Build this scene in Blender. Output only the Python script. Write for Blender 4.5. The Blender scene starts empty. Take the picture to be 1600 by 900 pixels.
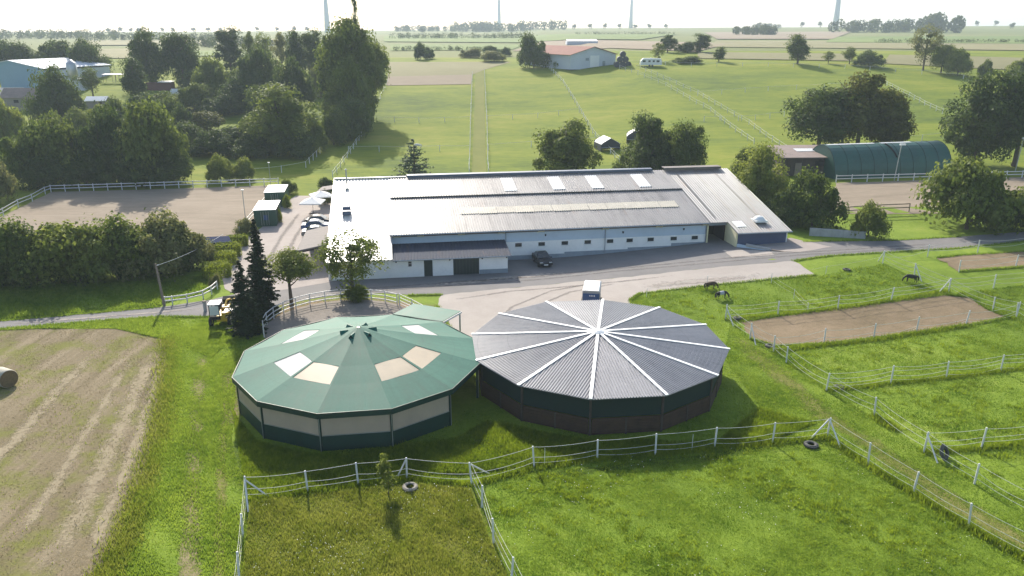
import bpy, bmesh, math, random
import numpy as np
from mathutils import Vector, Matrix
R = math.radians
rng = np.random.default_rng(7)
random.seed(7)
scene = bpy.context.scene
COL = scene.collection

# ------------------------------------------------------------------ camera, sky, sun, exposure
CAM_H = 26.5; FPX = 1205.0; PITCH = R(18.512)
cd = bpy.data.cameras.new('camera'); cam = bpy.data.objects.new('camera', cd); COL.objects.link(cam)
cam.location = (0, 0, CAM_H); cam.rotation_euler = (R(90) - PITCH, 0, 0)
cd.sensor_width = 36; cd.lens = FPX / 1600 * 36; cd.clip_start = 0.5; cd.clip_end = 20000
scene.camera = cam
SUN_AZ, SUN_EL = R(-17), R(32)
w = bpy.data.worlds.new('World'); scene.world = w; w.use_nodes = True
nt = w.node_tree; nt.nodes.clear()
sky = nt.nodes.new('ShaderNodeTexSky'); sky.sky_type = 'NISHITA'; sky.sun_disc = False
sky.sun_elevation = SUN_EL; sky.sun_rotation = SUN_AZ; sky.air_density = 1.0; sky.dust_density = 2.0; sky.ozone_density = 1.0
bg = nt.nodes.new('ShaderNodeBackground'); bg.inputs[1].default_value = 0.145
wo = nt.nodes.new('ShaderNodeOutputWorld')
nt.links.new(sky.outputs[0], bg.inputs[0]); nt.links.new(bg.outputs[0], wo.inputs[0])
sl = bpy.data.lights.new('sun', 'SUN'); sl.energy = 5.0; sl.angle = R(0.5); sl.color = (1, 0.93, 0.82)
sun = bpy.data.objects.new('sun', sl); COL.objects.link(sun)
SD = Vector((math.sin(SUN_AZ) * math.cos(SUN_EL), math.cos(SUN_AZ) * math.cos(SUN_EL), math.sin(SUN_EL)))
sun.rotation_euler = SD.to_track_quat('Z', 'Y').to_euler(); sun.location = SD * 100
scene.view_settings.view_transform = 'Standard'; scene.view_settings.look = 'None'
scene.view_settings.exposure = 0.66; scene.view_settings.gamma = 1.0
scene.view_settings.use_curve_mapping = False
scene.render.engine = 'CYCLES'
cy = scene.cycles
cy.max_bounces = 6; cy.diffuse_bounces = 2; cy.glossy_bounces = 2; cy.transmission_bounces = 4
cy.volume_bounces = 1; cy.transparent_max_bounces = 12; cy.use_denoising = True
cy.sample_clamp_indirect = 6.0

# ------------------------------------------------------------------ terrain
KY = np.array([-400, 130, 175, 210, 250, 290, 340, 420, 520, 700, 1000, 1500, 2500, 6000.])
KZ = np.array([0, 0, 1.6, 4.6, 9.2, 13.5, 15.8, 16.5, 16.6, 17.8, 20.5, 25, 26, 26.])
def _slopes(x, y):
    h = np.diff(x); d = np.diff(y) / h; m = np.zeros(len(x))
    for i in range(1, len(x) - 1):
        if d[i-1] * d[i] > 0:
            a, b = 2*h[i] + h[i-1], h[i] + 2*h[i-1]
            m[i] = (a + b) / (a / d[i-1] + b / d[i])
    return m
KM = _slopes(KY, KZ)
def S(t): t = np.clip(t, 0, 1); return t * t * (3 - 2 * t)
def Z(x, y):
    x = np.asarray(x, float); y = np.asarray(y, float)
    i = np.clip(np.searchsorted(KY, y) - 1, 0, len(KY) - 2)
    h = KY[i+1] - KY[i]; t = np.clip((y - KY[i]) / h, 0, 1)
    z = (2*t**3-3*t**2+1)*KZ[i] + (t**3-2*t**2+t)*h*KM[i] + (-2*t**3+3*t**2)*KZ[i+1] + (t**3-t**2)*h*KM[i+1]
    z = z + 1.7 * S((x - 2) / 36) * S((y - 66) / 20)
    z = z + 0.9 * S((x - 37) / 5) * S((y - 100) / 7)
    z = z + 0.0055 * np.clip(x, -2600, 2600) * S((y - 350) / 1100)
    z = z + S((y - 400) / 500) * (1.2 * np.sin(x / 210 + 1) * np.sin(y / 260) )
    return z
def ray(px, py):
    a = (px - 800) / FPX; b = (450 - py) / FPX; c, s = math.cos(PITCH), math.sin(PITCH)
    return np.array([a, c + b * s, -s + b * c])
def at(px, py, dz=0.0):
    """ground point (on the terrain, or dz above it) seen at photo pixel px,py"""
    d = ray(px, py); lo = 10.0; t = 10.0
    f = lambda t: CAM_H + d[2]*t - float(Z(d[0]*t, d[1]*t)) - dz
    while f(t) > 0 and t < 5500: lo = t; t *= 1.01
    hi = t
    for _ in range(30):
        m = (lo + hi) / 2
        if f(m) > 0: lo = m
        else: hi = m
    return Vector((d[0]*lo, d[1]*lo, float(Z(d[0]*lo, d[1]*lo))))
def depth(p): return p[1] * math.cos(PITCH) + (CAM_H - p[2]) * math.sin(PITCH)
def mpp(p): return depth(p) / FPX

# ------------------------------------------------------------------ materials
MATS = {}
def newmat(name):
    m = bpy.data.materials.new(name); m.use_nodes = True
    t = m.node_tree; t.nodes.clear(); MATS[name] = m
    return m, t
def N(t, kind, **kw):
    n = t.nodes.new(kind)
    for k, v in kw.items():
        if k == 'op': n.operation = v
        elif k.startswith('i_'): n.inputs[int(k[2:]) if k[2:].isdigit() else k[2:]].default_value = v
        else: setattr(n, k, v)
    return n
def noise(t, vec, scale, detail=4, rough=0.6, dist=0.0):
    n = N(t, 'ShaderNodeTexNoise'); n.inputs['Scale'].default_value = scale; n.inputs['Detail'].default_value = detail
    n.inputs['Roughness'].default_value = rough; n.inputs['Distortion'].default_value = dist
    if vec is not None: t.links.new(vec, n.inputs['Vector'])
    return n.outputs['Fac']
def ramp(t, fac, stops):
    r = N(t, 'ShaderNodeValToRGB'); t.links.new(fac, r.inputs[0]); e = r.color_ramp.elements
    while len(e) < len(stops): e.new(0.5)
    for q, (p, c) in zip(e, stops): q.position = p; q.color = (*c, 1) if len(c) == 3 else c
    return r.outputs[0]
def mixc(t, a, b, fac, mode='MIX'):
    m = N(t, 'ShaderNodeMix'); m.data_type = 'RGBA'; m.blend_type = mode
    for s, v in ((m.inputs[0], fac), (m.inputs[6], a), (m.inputs[7], b)):
        if hasattr(v, 'is_linked'): t.links.new(v, s)
        elif isinstance(v, (int, float)): s.default_value = v
        else: s.default_value = (*v, 1)
    return m.outputs[2]
def mathn(t, op, a, b=0.0):
    m = N(t, 'ShaderNodeMath'); m.operation = op
    for s, v in ((m.inputs[0], a), (m.inputs[1], b)):
        if hasattr(v, 'is_linked'): t.links.new(v, s)
        else: s.default_value = v
    return m.outputs[0]
def bump(t, h, strength, dist):
    b = N(t, 'ShaderNodeBump'); b.inputs['Strength'].default_value = strength; b.inputs['Distance'].default_value = dist
    t.links.new(h, b.inputs['Height']); return b.outputs[0]
def out(t, sh, vol=None):
    o = N(t, 'ShaderNodeOutputMaterial')
    if sh is not None: t.links.new(sh, o.inputs[0])
    if vol is not None: t.links.new(vol, o.inputs[1])
def bsdf(t, col, rough=0.8, metal=0.0, nrm=None, spec=0.5):
    b = N(t, 'ShaderNodeBsdfPrincipled')
    if hasattr(col, 'is_linked'): t.links.new(col, b.inputs['Base Color'])
    else: b.inputs['Base Color'].default_value = (*col, 1)
    if hasattr(rough, 'is_linked'): t.links.new(rough, b.inputs['Roughness'])
    else: b.inputs['Roughness'].default_value = rough
    b.inputs['Metallic'].default_value = metal; b.inputs['Specular IOR Level'].default_value = spec
    if nrm is not None: t.links.new(nrm, b.inputs['Normal'])
    return b.outputs[0]
def pos(t):
    return N(t, 'ShaderNodeNewGeometry').outputs['Position']
def objc(t):
    return N(t, 'ShaderNodeTexCoord').outputs['Object']
def vmul(t, v, s):
    m = N(t, 'ShaderNodeVectorMath'); m.operation = 'MULTIPLY'; t.links.new(v, m.inputs[0]); m.inputs[1].default_value = s
    return m.outputs[0]

def m_plain(name, col, rough=0.6, metal=0.0, var=0.18, scale=3.0, spec=0.5, bmp=0.0, bscale=30.0):
    """painted / weathered surface: base colour with blotchy wear"""
    m, t = newmat(name); v = objc(t)
    n1 = noise(t, v, scale, 6, 0.7); n2 = noise(t, v, scale * 9, 3)
    f = mathn(t, 'ADD', mathn(t, 'MULTIPLY', n1, 0.7), mathn(t, 'MULTIPLY', n2, 0.3))
    lo = tuple(c * (1 - var * 1.6) for c in col); hi = tuple(min(1, c * (1 + var)) for c in col)
    c = ramp(t, f, [(0.3, lo), (0.5, col), (0.72, hi)])
    rr = mathn(t, 'ADD', mathn(t, 'MULTIPLY', n1, 0.25), rough - 0.12)
    nm = bump(t, noise(t, v, bscale, 4), bmp, 0.02) if bmp else None
    out(t, bsdf(t, c, rr, metal, nm, spec)); return m

def m_ground(name, stops, scales, bscale=3.0, bstr=0.5, bdist=0.15, rough=0.95, stretch=None):
    """ground cover seen from the air: three octaves of mottling"""
    m, t = newmat(name); v = pos(t)
    if stretch: v = vmul(t, v, stretch)
    a, b, c = scales
    n1 = noise(t, v, a, 5, 0.6, 0.3); n2 = noise(t, v, b, 6, 0.65, 0.2); n3 = noise(t, v, c, 4, 0.7)
    f = mathn(t, 'ADD', mathn(t, 'ADD', mathn(t, 'MULTIPLY', n1, 0.4), mathn(t, 'MULTIPLY', n2, 0.35)), mathn(t, 'MULTIPLY', n3, 0.25))
    col = ramp(t, f, stops)
    nm = bump(t, mathn(t, 'ADD', noise(t, v, bscale, 6, 0.7), mathn(t, 'MULTIPLY', n3, 0.6)), bstr, bdist)
    out(t, bsdf(t, col, rough, 0, nm, 0.15)); return m

G1, G2, G3, G4 = (0.105, 0.160, 0.012), (0.140, 0.21, 0.018), (0.18, 0.255, 0.024), (0.235, 0.275, 0.05)
m_ground('pasture', [(0.38, G1), (0.46, G2), (0.54, G3), (0.64, G4)], (0.05, 0.35, 2.6))
m_ground('far_grass', [(0.30, (0.09, 0.12, 0.03)), (0.5, (0.145, 0.165, 0.05)), (0.7, (0.20, 0.20, 0.075))], (0.004, 0.02, 0.2), 0.5, 0.2, 0.2)
m_ground('hill_pasture', [(0.39, (0.065, 0.105, 0.006)), (0.46, (0.120, 0.165, 0.008)), (0.53, (0.170, 0.205, 0.012)), (0.62, (0.235, 0.235, 0.035))], (0.025, 0.09, 0.7), 1.2, 0.35, 0.15, stretch=(0.6, 1.5, 1))
m, t = newmat('stubble'); v = pos(t)
mp = N(t, 'ShaderNodeMapping'); t.links.new(v, mp.inputs['Vector']); mp.inputs['Rotation'].default_value = (0, 0, R(-7.0)); mp.inputs['Scale'].default_value = (1.0, 0.07, 1)
sA = noise(t, mp.outputs[0], 0.55, 3, 0.6, 0.4); sB = noise(t, mp.outputs[0], 1.7, 4, 0.7, 0.3); n2 = noise(t, v, 0.25, 5, 0.65); n3 = noise(t, v, 5.0, 4, 0.75); n4 = noise(t, v, 14.0, 3, 0.7)
f = mathn(t, 'ADD', mathn(t, 'ADD', mathn(t, 'MULTIPLY', sA, 0.42), mathn(t, 'MULTIPLY', sB, 0.25)), mathn(t, 'ADD', mathn(t, 'MULTIPLY', n3, 0.2), mathn(t, 'MULTIPLY', n4, 0.13)))
c = ramp(t, f, [(0.36, (0.115, 0.10, 0.05)), (0.46, (0.18, 0.145, 0.085)), (0.55, (0.235, 0.19, 0.12)), (0.66, (0.33, 0.275, 0.185))])
gf = ramp(t, mathn(t, 'ADD', mathn(t, 'MULTIPLY', n2, 0.7), mathn(t, 'MULTIPLY', sA, -0.25)), [(0.20, (0, 0, 0)), (0.30, (1, 1, 1))])
c = mixc(t, c, (0.16, 0.17, 0.035), mathn(t, 'MULTIPLY', gf, 0.75))
out(t, bsdf(t, c, 0.95, 0, bump(t, mathn(t, 'ADD', n3, sB), 0.6, 0.1), 0.1))
m_ground('sand', stretch=(0.3, 1.3, 1), stops=[(0.36, (0.19, 0.155, 0.11)), (0.5, (0.265, 0.215, 0.16)), (0.64, (0.335, 0.275, 0.21))], scales=(0.06, 0.5, 4.0), bscale=3.0, bstr=0.6, bdist=0.08)
m_ground('dirt', [(0.3, (0.13, 0.10, 0.055)), (0.47, (0.20, 0.15, 0.09)), (0.62, (0.26, 0.195, 0.125)), (0.75, (0.30, 0.235, 0.16))], (0.12, 0.7, 4.0), 4.0, 0.6, 0.08)
m_ground('pen_floor', [(0.3, (0.17, 0.15, 0.13)), (0.5, (0.25, 0.22, 0.19)), (0.7, (0.33, 0.29, 0.25))], (0.2, 1.0, 5.0), 4.0, 0.5, 0.06)
m_ground('asphalt', [(0.3, (0.15, 0.145, 0.14)), (0.5, (0.19, 0.18, 0.175)), (0.7, (0.24, 0.225, 0.215))], (0.1, 0.6, 6.0), 40, 0.25, 0.01, 0.85)
m_ground('concrete', [(0.3, (0.30, 0.265, 0.235)), (0.5, (0.37, 0.33, 0.295)), (0.7, (0.43, 0.385, 0.345))], (0.07, 0.5, 5.0), 20, 0.2, 0.01, 0.85)
m_ground('pavers', [(0.3, (0.27, 0.235, 0.21)), (0.5, (0.345, 0.30, 0.27)), (0.7, (0.41, 0.36, 0.325))], (0.1, 0.8, 7.0), 14, 0.4, 0.02, 0.85)
m_ground('crop_brown', [(0.3, (0.20, 0.16, 0.11)), (0.5, (0.25, 0.20, 0.14)), (0.7, (0.30, 0.245, 0.17))], (0.006, 0.03, 0.3), 0.5, 0.2, 0.2)
m_ground('crop_straw', [(0.3, (0.175, 0.165, 0.075)), (0.5, (0.215, 0.20, 0.10)), (0.7, (0.25, 0.23, 0.125))], (0.006, 0.03, 0.3), 0.5, 0.2, 0.2)
m_ground('track_turf', [(0.3, (0.11, 0.13, 0.018)), (0.5, (0.155, 0.17, 0.028)), (0.7, (0.20, 0.20, 0.045))], (0.05, 0.3, 1.5), 1.2, 0.3, 0.1)
m_ground('crop_green', [(0.3, (0.09, 0.14, 0.035)), (0.5, (0.14, 0.19, 0.05)), (0.7, (0.19, 0.24, 0.07))], (0.006, 0.03, 0.3), 0.5, 0.2, 0.2)

def m_soft(name, stops, nscale=0.6, amount=0.85):
    """worn ground whose border breaks up: vertex attribute 'edge' against noise"""
    m, t = newmat(name); v = pos(t)
    n = noise(t, v, nscale * 5, 5, 0.65); n0 = noise(t, v, nscale, 5, 0.65)
    col = ramp(t, mathn(t, 'ADD', mathn(t, 'MULTIPLY', n, 0.5), mathn(t, 'MULTIPLY', n0, 0.5)), stops)
    sh = bsdf(t, col, 0.95, 0, bump(t, n, 0.5, 0.05), 0.1)
    a = N(t, 'ShaderNodeAttribute'); a.attribute_name = 'edge'
    f = mathn(t, 'ADD', mathn(t, 'MULTIPLY', a.outputs['Fac'], 0.8), mathn(t, 'MULTIPLY', mathn(t, 'SUBTRACT', mathn(t, 'ADD', mathn(t, 'MULTIPLY', n, 0.7), mathn(t, 'MULTIPLY', n0, 0.7)), 0.70), 1.9))
    fr = mathn(t, 'MULTIPLY', ramp(t, f, [(0.18, (0, 0, 0)), (0.75, (1, 1, 1))]), amount)
    mx = N(t, 'ShaderNodeMixShader'); tr = N(t, 'ShaderNodeBsdfTransparent')
    t.links.new(fr, mx.inputs[0]); t.links.new(tr.outputs[0], mx.inputs[1]); t.links.new(sh, mx.inputs[2])
    out(t, mx.outputs[0]); return m
m_soft('worn_track', [(0.35, (0.19, 0.165, 0.07)), (0.6, (0.30, 0.25, 0.14))], 0.5)
m_soft('worn_grass', [(0.35, (0.15, 0.16, 0.035)), (0.6, (0.24, 0.22, 0.075))], 0.35)
m_soft('bare_soil', [(0.35, (0.20, 0.145, 0.09)), (0.6, (0.31, 0.23, 0.15))], 0.6)
m_soft('straw_row', [(0.35, (0.28, 0.23, 0.15)), (0.6, (0.40, 0.335, 0.225))], 0.7, 0.75)
m_soft('rank_grass', [(0.35, (0.035, 0.065, 0.008)), (0.6, (0.085, 0.135, 0.015))], 0.5)
m_soft('meadow_floor', [(0.33, (0.12, 0.15, 0.02)), (0.5, (0.175, 0.19, 0.035)), (0.68, (0.235, 0.22, 0.06))], 0.35)

def m_leaf(name, dark, light, transl=0.38, scale=0.6, rough=0.6):
    m, t = newmat(name)
    oi = N(t, 'ShaderNodeObjectInfo').outputs['Random']
    v = pos(t); n = noise(t, v, scale, 4, 0.7); n2 = noise(t, v, scale * 8, 2)
    f = mathn(t, 'ADD', mathn(t, 'ADD', mathn(t, 'MULTIPLY', n, 0.55), mathn(t, 'MULTIPLY', n2, 0.35)), mathn(t, 'MULTIPLY', oi, 0.15))
    col = ramp(t, f, [(0.38, dark), (0.66, light)])
    d = bsdf(t, col, rough, 0, None, 0.10)
    tl = N(t, 'ShaderNodeBsdfTranslucent')
    t.links.new(mixc(t, col, (1.0, 0.95, 0.35), 0.35, 'MULTIPLY'), tl.inputs[0])
    mx = N(t, 'ShaderNodeMixShader'); mx.inputs[0].default_value = transl
    t.links.new(d, mx.inputs[1]); t.links.new(tl.outputs[0], mx.inputs[2]); out(t, mx.outputs[0]); return m
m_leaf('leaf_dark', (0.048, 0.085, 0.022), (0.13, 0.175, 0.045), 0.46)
m_leaf('leaf_mid', (0.075, 0.118, 0.024), (0.21, 0.255, 0.055), 0.48)
m_leaf('leaf_light', (0.11, 0.155, 0.026), (0.28, 0.32, 0.07), 0.5)
m_leaf('leaf_pale', (0.12, 0.14, 0.045), (0.27, 0.275, 0.105), 0.45)
m_leaf('leaf_brown', (0.065, 0.095, 0.02), (0.19, 0.18, 0.04), 0.43)
m_leaf('leaf_hedge', (0.15, 0.20, 0.018), (0.32, 0.37, 0.05), 0.5)
m_leaf('needle_dark', (0.014, 0.028, 0.012), (0.034, 0.056, 0.022), 0.18)
m_leaf('needle_blue', (0.035, 0.065, 0.03), (0.085, 0.13, 0.06), 0.25)
m_leaf('leaf_far', (0.05, 0.075, 0.028), (0.10, 0.13, 0.045), 0.35, 0.05)
m_leaf('grass_blade', (0.115, 0.205, 0.020), (0.29, 0.385, 0.055), 0.6, 0.22)
m_leaf('grass_rank', (0.13, 0.20, 0.014), (0.32, 0.40, 0.036), 0.6, 0.45)
m_leaf('grass_meadow', (0.15, 0.20, 0.020), (0.31, 0.33, 0.07), 0.6, 0.30)
m_leaf('straw', (0.16, 0.125, 0.07), (0.36, 0.29, 0.18), 0.3, 0.8)
m_plain('flower', (0.75, 0.75, 0.62), 0.7, var=0.1)
m_plain('bark', (0.10, 0.075, 0.055), 0.95, var=0.35, scale=2, bmp=0.6, bscale=9)
m_plain('white_post', (0.66, 0.66, 0.66), 0.5, var=0.16, scale=2.5)
m_plain('white_rail', (0.62, 0.62, 0.61), 0.5, var=0.14, scale=1.2)
m_plain('tape', (0.62, 0.62, 0.55), 0.6, var=0.1)
m_plain('weathered_wood', (0.24, 0.19, 0.15), 0.9, var=0.3, scale=1.5, bmp=0.4)
m_plain('brown_board', (0.055, 0.030, 0.019), 0.85, var=0.3, scale=1.2, bmp=0.3)
m_plain('dark_board', (0.06, 0.045, 0.038), 0.85, var=0.3, scale=1.2)
m_plain('green_tarp', (0.012, 0.108, 0.074), 0.66, var=0.22, scale=0.45, spec=0.22)
m_plain('green_skirt', (0.005, 0.036, 0.029), 0.5, var=0.2, scale=0.6)
m_plain('green_net', (0.006, 0.022, 0.019), 0.8, var=0.2, scale=0.6)
m_plain('galvanised', (0.42, 0.44, 0.45), 0.4, 0.7, var=0.15)
m_plain('fibre_cement', (0.235, 0.235, 0.25), 0.33, var=0.16, scale=0.5, spec=0.7)
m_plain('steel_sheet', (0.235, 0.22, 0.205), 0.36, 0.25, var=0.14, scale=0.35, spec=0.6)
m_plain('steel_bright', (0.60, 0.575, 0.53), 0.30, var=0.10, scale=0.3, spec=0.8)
m_plain('white_cap', (0.78, 0.78, 0.76), 0.35, var=0.05)
m_plain('skylight_white', (0.72, 0.73, 0.72), 0.3, var=0.06, scale=1.0)
m_plain('skylight_cream', (0.52, 0.475, 0.38), 0.35, var=0.12, scale=0.6)
m_plain('blue_cap', (0.08, 0.11, 0.17), 0.4, var=0.1)
m_plain('shade_dark_sheet', (0.075, 0.085, 0.11), 0.45, var=0.15, scale=0.6)
m_plain('render_white', (0.82, 0.82, 0.80), 0.85, var=0.07, scale=0.5, bmp=0.15, bscale=60)
m_plain('render_blue', (0.48, 0.58, 0.68), 0.85, var=0.07, scale=0.5)
m_plain('plinth', (0.25, 0.29, 0.33), 0.9, var=0.15, scale=0.8)
m_plain('cream_wall', (0.72, 0.66, 0.42), 0.85, var=0.08, scale=0.6)
m_plain('blue_wall', (0.06, 0.08, 0.15), 0.7, var=0.12, scale=0.6)
m_plain('dark_door', (0.012, 0.026, 0.024), 0.5, var=0.2)
m_plain('void', (0.012, 0.012, 0.014), 0.9, var=0.2)
m_plain('glass_dark', (0.02, 0.028, 0.03), 0.12, var=0.1, spec=0.8)
m_plain('brown_eave', (0.14, 0.105, 0.085), 0.8, var=0.2, scale=1)
m_plain('roof_felt', (0.20, 0.175, 0.16), 0.85, var=0.2, scale=0.8, bmp=0.2)
m_plain('roof_brown', (0.23, 0.175, 0.15), 0.8, var=0.25, scale=0.6)
m_plain('roof_red', (0.29, 0.155, 0.125), 0.9, var=0.15, scale=0.3, spec=0.1)
m_plain('roof_red_dark', (0.16, 0.075, 0.065), 0.9, var=0.2, scale=0.3, spec=0.1)
m_plain('roof_pink', (0.50, 0.38, 0.34), 0.85, var=0.12, scale=0.3)
m_plain('tunnel_tarp', (0.018, 0.085, 0.066), 0.5, var=0.2, scale=0.3)
m_plain('container_green', (0.028, 0.085, 0.055), 0.55, var=0.15, scale=0.8)
m_plain('rubber', (0.018, 0.018, 0.018), 0.8, var=0.2)
m_plain('tyre_old', (0.075, 0.075, 0.07), 0.85, var=0.35, scale=4)
m_plain('tyre_pale', (0.26, 0.24, 0.20), 0.9, var=0.3, scale=4)
m_plain('car_black', (0.012, 0.014, 0.02), 0.22, var=0.05, spec=0.6)
m_plain('car_silver', (0.16, 0.17, 0.18), 0.3, 0.3, var=0.05)
m_plain('car_white', (0.72, 0.73, 0.73), 0.25, var=0.05)
m_plain('yellow_paint', (0.55, 0.36, 0.02), 0.45, var=0.15)
m_plain('grey_paint', (0.40, 0.38, 0.37), 0.5, var=0.12)
m_plain('blue_paint', (0.03, 0.085, 0.22), 0.4, var=0.1)
m_plain('plate', (0.8, 0.8, 0.78), 0.4, var=0.03)
m_plain('lamp_red', (0.30, 0.02, 0.02), 0.3, var=0.05)
m_plain('lamp_clear', (0.65, 0.67, 0.68), 0.15, var=0.05)
m_plain('canvas_white', (0.76, 0.75, 0.72), 0.7, var=0.06)
m_plain('canvas_dark', (0.035, 0.04, 0.055), 0.7, var=0.15)
m_plain('net_blue', (0.015, 0.025, 0.065), 0.95, var=0.2, spec=0.05)
m_plain('concrete_wall', (0.36, 0.36, 0.36), 0.9, var=0.18, scale=0.8)
m_plain('hall_white', (0.52, 0.56, 0.62), 0.7, var=0.06, scale=0.2)
m_plain('hall_blue', (0.20, 0.33, 0.46), 0.6, var=0.06, scale=0.2)
m_plain('barn_stone', (0.26, 0.23, 0.21), 0.9, var=0.2, scale=0.3)
m_plain('turbine', (0.62, 0.66, 0.70), 0.5, var=0.03, scale=0.05)
m_plain('pony_brown', (0.075, 0.042, 0.026), 0.75, var=0.2, scale=3)
m_plain('pony_black', (0.010, 0.009, 0.010), 0.7, var=0.2, scale=3)
m_plain('horse_white', (0.66, 0.63, 0.58), 0.8, var=0.08, scale=3)
m_plain('bale_end', (0.17, 0.125, 0.065), 0.95, var=0.35, scale=5, bmp=0.7, bscale=22)
m_plain('bale_net', (0.36, 0.34, 0.27), 0.75, var=0.14, scale=2.5, bmp=0.3, bscale=25)
m_plain('blue_plastic', (0.03, 0.22, 0.52), 0.4, var=0.06)
m_plain('sack', (0.38, 0.33, 0.25), 0.9, var=0.25, scale=4)
def m_roofmetal(name, col, rough, metal, spec, dirt=0.35):
    """weathered roof sheet: streaks run down the slope (local y), faint lap joints between sheet rows"""
    m, t = newmat(name); v = objc(t)
    sA = noise(t, vmul(t, v, (1.6, 0.10, 0.10)), 1.0, 5, 0.7); sB = noise(t, vmul(t, v, (0.25, 0.25, 0.25)), 1.0, 4, 0.6); sC = noise(t, v, 6.0, 4, 0.7)
    f = mathn(t, 'ADD', mathn(t, 'ADD', mathn(t, 'MULTIPLY', sA, 0.5), mathn(t, 'MULTIPLY', sB, 0.3)), mathn(t, 'MULTIPLY', sC, 0.2))
    c = ramp(t, f, [(0.34, tuple(x*(1 - dirt*1.3) for x in col)), (0.48, col), (0.66, tuple(min(1, x*(1 + dirt*0.6)) for x in col))])
    rust = ramp(t, noise(t, vmul(t, v, (0.9, 0.12, 0.12)), 1.0, 4, 0.65), [(0.60, (0, 0, 0)), (0.72, (1, 1, 1))])
    c = mixc(t, c, (0.20, 0.13, 0.085), mathn(t, 'MULTIPLY', rust, 0.4))
    rr = mathn(t, 'ADD', mathn(t, 'MULTIPLY', f, 0.35), rough - 0.17)
    out(t, bsdf(t, c, rr, metal, None, spec)); return m
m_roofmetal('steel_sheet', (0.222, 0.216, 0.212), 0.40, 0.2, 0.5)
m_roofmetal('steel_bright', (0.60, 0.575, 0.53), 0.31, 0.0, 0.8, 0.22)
m_roofmetal('shade_dark_sheet', (0.055, 0.062, 0.085), 0.8, 0.0, 0.1, 0.3)  # lean-to roof: shade from the barn eave is put into this dark colour
def m_polar(name, col, rough, spec, dirt, bands=0.0):
    """roof of a round building: grime washed down from the centre, pale dust, faint ring laps"""
    m, t = newmat(name); v = objc(t); sx = N(t, 'ShaderNodeSeparateXYZ'); t.links.new(v, sx.inputs[0])
    ang = mathn(t, 'ARCTAN2', sx.outputs[1], sx.outputs[0]); r2 = mathn(t, 'SQRT', mathn(t, 'ADD', mathn(t, 'MULTIPLY', sx.outputs[0], sx.outputs[0]), mathn(t, 'MULTIPLY', sx.outputs[1], sx.outputs[1])))
    cb = N(t, 'ShaderNodeCombineXYZ'); t.links.new(mathn(t, 'MULTIPLY', ang, 14.0), cb.inputs[0]); t.links.new(mathn(t, 'MULTIPLY', r2, 0.22), cb.inputs[1])
    s1 = noise(t, cb.outputs[0], 1.0, 5, 0.7); s2 = noise(t, v, 0.28, 5, 0.65); s3 = noise(t, v, 4.5, 4, 0.7)
    f = mathn(t, 'ADD', mathn(t, 'ADD', mathn(t, 'MULTIPLY', s1, 0.4), mathn(t, 'MULTIPLY', s2, 0.4)), mathn(t, 'MULTIPLY', s3, 0.2))
    c = ramp(t, f, [(0.36, tuple(x*(1 - dirt) for x in col)), (0.5, col), (0.66, tuple(min(1, x*(1 + dirt*0.5) + 0.02) for x in col))])
    lap = mathn(t, 'FRACT', mathn(t, 'MULTIPLY', r2, 0.42)); lp = ramp(t, lap, [(0.0, (1, 1, 1)), (0.035, (0, 0, 0))])
    c = mixc(t, c, tuple(x*0.55 for x in col), mathn(t, 'MULTIPLY', lp, bands))
    out(t, bsdf(t, c, mathn(t, 'ADD', mathn(t, 'MULTIPLY', f, 0.3), rough - 0.15), 0, bump(t, s3, 0.1, 0.02), spec)); return m
m_polar('green_tarp', (0.016, 0.120, 0.084), 0.62, 0.25, 0.30, 0.35)
m_polar('fibre_cement', (0.235, 0.235, 0.25), 0.34, 0.65, 0.28, 0.5)
def m_pane(name, col, alpha, transl=0.5, rough=0.35):
    m, t = newmat(name); v = objc(t); n = noise(t, v, 0.5, 4)
    c = ramp(t, n, [(0.3, tuple(x * 0.85 for x in col)), (0.7, col)])
    d = bsdf(t, c, rough, 0, None, 0.6); tl = N(t, 'ShaderNodeBsdfTranslucent'); t.links.new(c, tl.inputs[0])
    mx = N(t, 'ShaderNodeMixShader'); mx.inputs[0].default_value = transl; t.links.new(d, mx.inputs[1]); t.links.new(tl.outputs[0], mx.inputs[2])
    tr = N(t, 'ShaderNodeBsdfTransparent'); mx2 = N(t, 'ShaderNodeMixShader'); mx2.inputs[0].default_value = alpha
    t.links.new(tr.outputs[0], mx2.inputs[1]); t.links.new(mx.outputs[0], mx2.inputs[2]); out(t, mx2.outputs[0]); return m
m_pane('mesh_window', (0.86, 0.75, 0.63), 0.80, 0.55, 0.22)
m_pane('roof_pane', (0.90, 0.77, 0.58), 0.95, 0.4)
m_pane('roof_pane_white', (0.82, 0.82, 0.80), 0.97, 0.4)
# piebald pony: black with a white-grey middle
m, t = newmat('pony_pied'); v = objc(t); sx = N(t, 'ShaderNodeSeparateXYZ'); t.links.new(v, sx.inputs[0])
f = mathn(t, 'ADD', sx.outputs[0], mathn(t, 'MULTIPLY', mathn(t, 'SUBTRACT', noise(t, v, 2.5, 3), 0.5), 0.5))
c = ramp(t, mathn(t, 'ADD', f, 0.5), [(0.15, (0.012, 0.012, 0.014)), (0.24, (0.42, 0.43, 0.46)), (0.74, (0.42, 0.43, 0.46)), (0.80, (0.012, 0.012, 0.014))])
out(t, bsdf(t, c, 0.75))

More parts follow.
